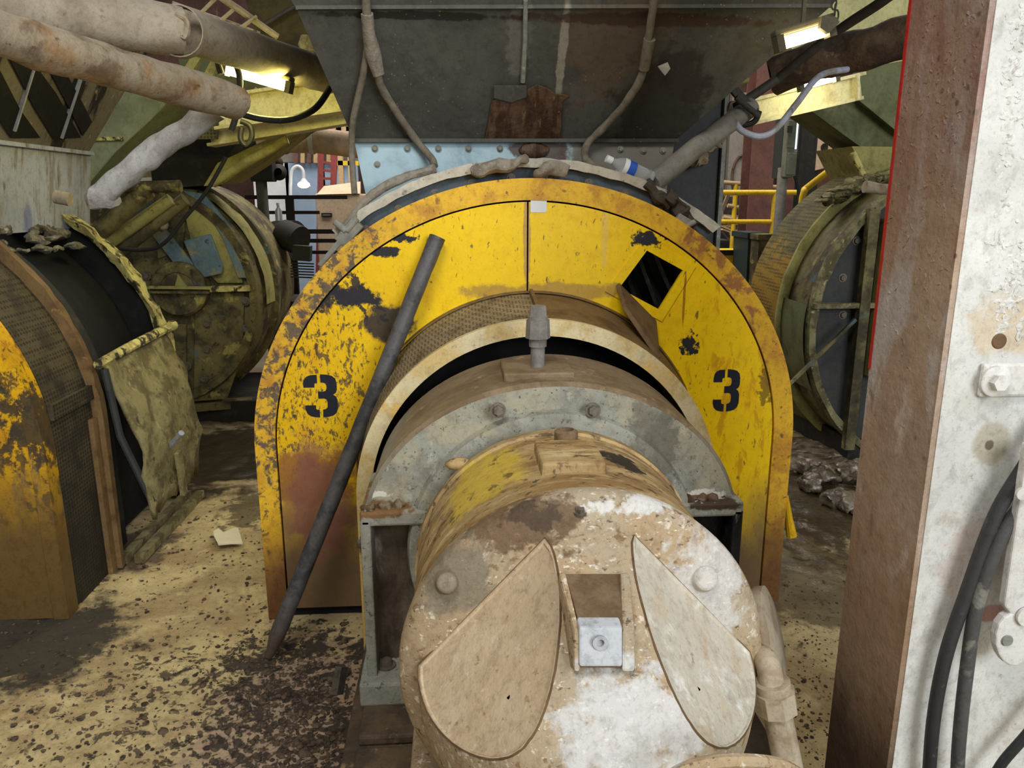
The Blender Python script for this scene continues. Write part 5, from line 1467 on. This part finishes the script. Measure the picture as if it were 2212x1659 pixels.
for (a, b) in (((678, 565), (694, 330)), ((704, 565), (722, 335))):
    MB().bar((at(*a, 10.0).x, 10.0, 0.0), at(*b, 10.0), 0.07, 0.05, (0, 1, 0)).build('ladder_rail', 'ladder_red', la, smooth=False)
for k in range(7):
    u = k / 7
    MB().bar(at(684 + 10 * (0.3 + u * 0.6), 460 - 130 * u, 10.0), at(705 + 16 * u, 450 - 112 * u, 10.0), 0.04, 0.03).build('rung', 'ladder_red', la, smooth=False)
gl = thing('gooseneck_lamp', at(628, 520, 10.5), 'lit white gooseneck lamp before the blue wall panel', 'lamp')
P = [atz(627, 640, 0.0) * 0 + Vector((at(627, 420, 10.5).x, 10.5, 0.0)), at(627, 420, 10.5)] + smooth_path([at(627, 400, 10.5), at(630, 370, 10.5), at(642, 359, 10.5), at(654, 368, 10.5), at(656, 390, 10.5)], 6)
MB().tube(P, 0.022, 8).build('neck', 'wall_white', gl)
MB().lathe(at(656, 385, 10.5), (0, 0, -1), [(0.0, 0.02), (0.04, 0.05), (0.1, 0.085)], 20).build('shade', 'wall_white', gl)
MB().ball(at(656, 399, 10.5), (0.08, 0.08, 0.045)).build('bulb', 'shade_glow', gl)
yp = thing('yellow_platform', at(735, 380, 11.0), 'far yellow platform frame behind the crate', 'platform')
for (a, b) in (((732, 395), (730, 238)), ((752, 300), (752, 240))):
    MB().bar((at(*b, 11.0).x, 11.0, 0.0), at(*b, 11.0), 0.07, 0.06, (0, 1, 0)).build('post', 'rail_tan', yp, smooth=False)
for y in (245, 278, 352):
    MB().bar(at(715, y, 11.0), at(775, y + 1, 11.0), 0.06, 0.06).build('rail', 'rail_yellow' if y == 352 else 'rail_tan', yp, smooth=False)
# dark pump motor behind the back machine
pm = thing('pump_motor', at(640, 560, 6.9), 'dark pump motor beyond the back machine, below the guard rail', 'motor')
MB().tube([at(598, 520, 6.9), at(640, 520, 6.8)], 0.17, 24).build('motor_body', 'drum_dark', pm)
MB().tube([at(612, 505, 6.6), at(648, 520, 6.5)], 0.12, 20).build('motor_cap', 'drum_dark', pm)
MB().bar(at(635, 545, 6.4), at(672, 548, 6.4), 0.1, 0.12).build('terminal_box', 'box_dark', pm, smooth=False)
MB().box((at(615, 620, 6.9).x, 6.6, 0), (at(665, 620, 6.9).x, 7.1, 0.75)).build('pedestal', 'drum_dark', pm, smooth=False)
for k in range(6):
    MB().bar(at(628, 568 + 6 * k, 6.4), at(678, 570 + 6 * k, 6.4), 0.02, 0.01).build('cooling_fin', 'box_dark', pm, smooth=False)
t = thing('small_bottle', at(600, 480, 7.2), 'small clear bottle standing on the dark pump motor', 'bottle')
pb_ = at(603, 479, 6.87)
MB().lathe(pb_, (0, 0, 1), [(0, 0.0), (0, 0.03), (0.09, 0.03), (0.12, 0.012), (0.14, 0.012)], 14).build('bottle_body', 'bottle_plastic', t)
MB().lathe(pb_ + Vector((0, 0, 0.137)), (0, 0, 1), [(0, 0.014), (0.02, 0.014), (0.02, 0.0)], 12).build('bottle_cap', 'sticker_white', t)

# ---------------------------------------------------------------- far background, right of the hopper
def win(i, x0, y0, x1, y1, Y, cols):
    a, b = at(x0, y1, Y), at(x1, y0, Y)
    root = structure(MB().box((a.x - 0.05, Y, a.z - 0.05), (b.x + 0.05, Y + 0.03, b.z + 0.05)).build('window_%d' % i, 'window_frame', smooth=False))
    w = (b.x - a.x) / cols
    for k in range(cols):
        MB().box((a.x + w * k + 0.03, Y - 0.02, a.z), (a.x + w * (k + 1) - 0.03, Y, b.z)).build('pane', 'window_day', root, smooth=False)


win(1, 1674, 225, 1748, 322, 12.8, 4)
win(2, 1810, 275, 1852, 318, 12.8, 2)
a, b = at(1560, 560, 11.8), at(1632, 200, 11.8)
structure(MB().box((a.x, 11.8, 0), (b.x, 11.9, b.z)).build('trim_20', 'wall_grey', smooth=False))
a, b = at(1676, 560, 12.9), at(1900, 322, 12.9)
structure(MB().box((a.x, 12.9, 0), (b.x, 13.0, b.z)).build('trim_21', 'maroon_steel', smooth=False))
for (x0, x1, Y, lab, m_) in ((1626, 1678, 9.0, 'maroon far column right of the dark hopper duct', 'maroon_steel'), (1747, 1759, 9.5, 'thin dark far column behind the switch cabinet', 'drum_dark')):
    a, b = at(x0, 300, Y), at(x1, 300, Y)
    c_ = thing('far_column', (a.x, Y, 0), lab, 'column')
    w = b.x - a.x
    MB().box((a.x, Y, 0), (b.x, Y + 0.02, 4.2)).build('flange', m_, c_, smooth=False)
    MB().box((a.x + w * 0.4, Y + 0.02, 0), (a.x + w * 0.6, Y + 0.28, 4.2)).build('web', m_, c_, smooth=False)
    MB().box((a.x, Y + 0.28, 0), (b.x, Y + 0.3, 4.2)).build('flange', m_, c_, smooth=False)
sc_ = thing('switch_cabinet', at(1705, 390, 7.5), 'grey green switch cabinet on a steel pole before the far windows', 'cabinet')
a, b = at(1694, 384, 7.5), at(1724, 248, 7.5)
MB().box((a.x, 7.5, a.z), (b.x, 7.7, b.z)).build('cabinet_body', 'box_green_grey', sc_, smooth=False, bevel=0.015)
a2, b2 = at(1684, 384, 7.6), at(1697, 246, 7.6)
MB().box((a2.x, 7.6, a2.z), (b2.x, 7.8, b2.z)).build('cabinet_back', 'box_dark', sc_, smooth=False)
for (y0, y1) in ((320, 260), (378, 330)):
    a, b = at(1698, y0, 7.5), at(1721, y1, 7.5)
    MB().box((a.x, 7.485, a.z), (b.x, 7.5, b.z)).build('cabinet_door', 'box_green_grey', sc_, smooth=False, bevel=0.006)
a, b = at(1700, 287, 7.48), at(1712, 272, 7.48)
MB().box((a.x, 7.475, a.z), (b.x, 7.485, b.z)).build('breaker', 'box_dark', sc_, smooth=False)
p = at(1692, 385, 7.6)
MB().cyl((p.x, 7.62, 0), (p.x, 7.62, p.z + 0.1), 0.05).build('pole', 'pipe_grey', sc_)
P = smooth_path([at(1716, 380, 7.55), at(1724, 410, 7.55), at(1722, 440, 7.55), at(1724, 480, 7.55)], 6)
MB().tube(P, 0.014, 8).build('cord', 'cable_black', sc_)
yr = thing('yellow_railing', at(1600, 560, 8.2), 'yellow pipe railing right of the dark hopper duct', 'railing')
MB().cyl(at(1556, 416, 8.2), at(1722, 416, 8.2), 0.028, seg=12).build('rail', 'rail_yellow', yr)
MB().cyl(at(1556, 479, 8.2), at(1674, 479, 8.2), 0.025, seg=12).build('rail', 'rail_yellow', yr)
p = at(1675, 416, 8.2)
MB().cyl((p.x, 8.2, 0), (p.x, 8.2, p.z), 0.03, seg=12).build('post', 'rail_yellow', yr)
tr = thing('tan_railing', at(1590, 540, 9.8), 'pale tan far railing behind the yellow one', 'railing')
for (a, b) in (((1562, 394), (1625, 399)), ((1572, 444), (1622, 453)), ((1655, 403), (1690, 405)), ((1650, 458), (1676, 459)), ((1562, 470), (1620, 480))):
    MB().cyl(at(*a, 9.8), at(*b, 9.8), 0.028, seg=10).build('rail', 'rail_tan', tr)
p = at(1590, 398, 9.8)
MB().cyl((p.x, 9.8, 0), (p.x, 9.8, p.z), 0.03, seg=10).build('post', 'rail_yellow', tr)
P = [at(1733, 428, 6.6), at(1738, 412, 6.6), at(1748, 402, 6.6), at(1856, 320, 6.2)]
tag(MB().tube([(P[0].x, 6.6, 0.0)] + smooth_path(P, 6), 0.028, 12).build('stair_handrail', 'rail_yellow', None, root=P[0]), 'yellow handrail sloping up behind the right mesh band', 'handrail')
bd_ = thing('plywood_board', at(1790, 365, 10.0), 'pale tan board with dark hole hung right of the cabinet', 'board')
bo = [(1772, 250), (1812, 275), (1808, 345), (1790, 360), (1762, 368), (1768, 300)]
bm_ = MB().prism([at(px, py, 10.0) for px, py in bo], (0, 0.04, 0)).build('board_panel', 'board_tan', bd_, smooth=False)
MB().lathe(at(1781, 318, 9.99), (0, -1, 0), [(0, 0.05), (0.01, 0.045), (0.005, 0.0)], 16).build('dark_hole', 'rail_dark', bd_)
MB().ball(at(1796, 335, 9.99), (0.06, 0.015, 0.07)).build('yellow_mark', 'rail_yellow', bd_)
bf = thing('board_frame', at(1750, 370, 10.1), 'dark frame left of the pale tan board', 'frame')
MB().bar(at(1767, 240, 10.05), (at(1764, 380, 10.05).x, 10.05, 0.0), 0.09, 0.06, (0, 1, 0)).build('upright', 'drum_dark', bf, smooth=False)
MB().bar(at(1748, 372, 10.05), at(1800, 370, 10.05), 0.05, 0.05).build('sill', 'pipe_brown', bf, smooth=False)
hl = at(1601, 380, 11.78)
tor = [hl + Vector((0.14 * math.cos(a), 0, 0.3 * math.sin(a))) for a in [2 * math.pi * k / 20 for k in range(21)]]
tag(MB().tube(tor, 0.02, 8, False).build('hanging_hose', 'pipe_brown', None, root=hl), 'brown hose loop hanging on the grey far wall', 'hose')
for (x0, x1, y0, y1, Y, nm, m_, lab) in ((1612, 1655, 514, 580, 7.2, 'waste_bin', 'bin_teal', 'dark teal bin on the floor left of the mesh band'), (1634, 1672, 518, 590, 7.0, 'waste_bin', 'olive_steel', 'olive bin on the floor against the mesh band')):
    a, b = at(x0, y1, Y), at(x1, y0, Y)
    t = thing(nm, (a.x, Y, 0), lab, 'bin')
    MB().loft([[(a.x + e, Y + e, z), (b.x - e, Y + e, z), (b.x - e, Y + 0.4 - e, z), (a.x + e, Y + 0.4 - e, z)] for z, e in ((0.0, 0.04), (b.z, 0.0))], True, True).build('bin_body', m_, t, smooth=False)
    MB().box((a.x - 0.015, Y - 0.015, b.z), (b.x + 0.015, Y + 0.42, b.z + 0.05)).build('bin_lid', m_, t, smooth=False)
a, b = at(1568, 560, 7.6), at(1606, 540, 7.6)
t = thing('yellow_barrier', (a.x, 7.6, 0), 'low yellow barrier block right of the duct', 'barrier')
MB().box((a.x - 0.2, 7.6, 0.0), (b.x, 7.9, b.z)).build('barrier_body', 'rail_yellow', t, smooth=False, bevel=0.02)
MB().box((a.x - 0.2, 7.59, b.z - 0.05), (b.x, 7.6, b.z)).build('barrier_stripe', 'rail_dark', t, smooth=False)
# scrap heap far behind the yellow rails
rnd = random.Random(51)
for k in range(22):
    px, py = rnd.uniform(1558, 1640), rnd.uniform(430, 520)
    c = at(px, py, 10.6)
    d = Vector((rnd.uniform(-1, 1), rnd.uniform(-0.3, 0.3), rnd.uniform(-0.5, 0.5))).normalized()
    o = MB().bar(c - d * rnd.uniform(0.1, 0.35), c + d * 0.3, 0.05, 0.02).build('scrap_board', ('rail_tan', 'wall_grey', 'maroon_steel', 'crate_tan')[k % 4], None, smooth=False, root=c)
    tag(o, 'scrap board in the far heap behind the yellow railing', 'board', 'scrap boards in the far heap')
t = thing('scrap_bin', at(1600, 520, 10.9), 'dark bin holding the far scrap boards', 'bin')
a, b = at(1540, 540, 10.9), at(1650, 425, 10.9)
MB().box((a.x, 10.9, 0), (b.x, 11.0, b.z)).build('bin_wall', 'drum_dark', t, smooth=False)
MB().box((a.x, 10.5, 0), (b.x, 10.9, max(0.4, a.z))).build('bin_body', 'drum_dark', t, smooth=False)

# ---------------------------------------------------------------- things on the floor
pp = []
c = atz(492, 1160, 0.012)
ol = [(462, 1150), (470, 1142), (485, 1152), (505, 1143), (516, 1142), (525, 1176), (500, 1178), (470, 1176), (462, 1160)]
pv = [atz(px, py, 0.02) for px, py in ol]
tag(MB().prism(pv, (0, 0, 0.006)).rough(0.012, 18).build('paper_scrap', 'paper', None, smooth=False, root=c), 'torn white paper scrap on the gritty floor', 'paper')
rnd = random.Random(61)
for k in range(46):
    if k < 30:
        px = rnd.uniform(1725, 1885)
        py = rnd.uniform(870, 1005) if px < 1800 else rnd.uniform(840, 990)
        base = atz(px, py + 15, 0.0)
        h = max(0.0, (940 - py) / 1000.0) * 0.5 + 0.03
        base.z = h * rnd.uniform(0.4, 1.1)
    else:
        px, py = rnd.uniform(1720, 1870), rnd.uniform(960, 1110)
        base = atz(px, py, 0.0)
        base.z = 0.03
    if base.y > RY - 0.12 and base.x > RX - 0.9:
        base.y = RY - 0.14 - rnd.uniform(0, 0.2)
    r = rnd.uniform(0.045, 0.085) if k < 34 else rnd.uniform(0.04, 0.08)
    ob = MB().ball((0, 0, 0), (r * rnd.uniform(1.0, 1.6), r, r * rnd.uniform(0.5, 0.8)), 18, 12)
    ob.rough(r * 0.6, 1.0 / r * 0.9, k)
    ob.rough(r * 0.28, 3.0 / r * 0.8, k + 50)
    M_ = Matrix.Rotation(rnd.uniform(0, 6.28), 4, 'Z')
    ob.v = [M_ @ p + base for p in ob.v]
    tag(ob.build('wet_pulp_clump', 'pulp', None, root=base, angle=80), 'crumpled wet brown clump in the waste heap beyond the yellow plate', 'waste', 'wet waste clumps on the right floor')
MBh = MB()
hv = []
HN = 24
for j in range(HN + 1):
    for i in range(HN + 1):
        u, w = i / HN * 2 - 1, j / HN * 2 - 1
        x, y = 2.55 + u * 0.6, 4.45 + w * 0.55
        e = max(0.0, 1 - u * u) * max(0.0, 1 - w * w)
        hv.append((x, y, -0.03 + 0.07 * e + 0.03 * e * mnoise.noise(Vector((x * 9, y * 9, 0)))))
MBh.add(hv, [(j * (HN + 1) + i, j * (HN + 1) + i + 1, (j + 1) * (HN + 1) + i + 1, (j + 1) * (HN + 1) + i) for j in range(HN) for i in range(HN)])
o = tag(MBh.build('waste_heap', 'pulp', None, root=(2.55, 4.45, 0)), 'low brown mound of wet waste under the clumps at right', 'waste')
o['kind'] = 'stuff'
# crumbs all over the floor
rnd = random.Random(71)
cr = MB()
for k in range(2600):
    if k < 1200:
        px, py = rnd.gauss(640, 90), rnd.gauss(1540, 110)
    elif k < 2200:
        px, py = rnd.uniform(0, 720), rnd.uniform(1080, 1680)
    else:
        px, py = rnd.uniform(1690, 1840), rnd.uniform(1250, 1680)
    if py < 1040:
        continue
    c = atz(px, py, 0.0)
    if AX - 0.63 < c.x < AX + 0.63 and c.y < 2.5:
        continue
    if c.y > 2.72 and AX - 1.04 < c.x < AX + 1.04:
        continue
    r = (abs(rnd.gauss(0, 0.0036)) + 0.002) * (0.6 if k >= 2200 else 1.0)
    c.z = floor_z(c.x, c.y) + r * 0.3
    cr.ball(c, (r * rnd.uniform(0.8, 1.6), r * rnd.uniform(0.8, 1.6), r * 0.7), 6, 4)
cr.rough(0.003, 90)
o = tag(cr.build('dark_crumbs', 'crumb_dark', None, smooth=False, root=(-0.6, 2.4, 0)), 'dark crumbs scattered over the gritty floor', 'crumbs')
o['kind'] = 'stuff'
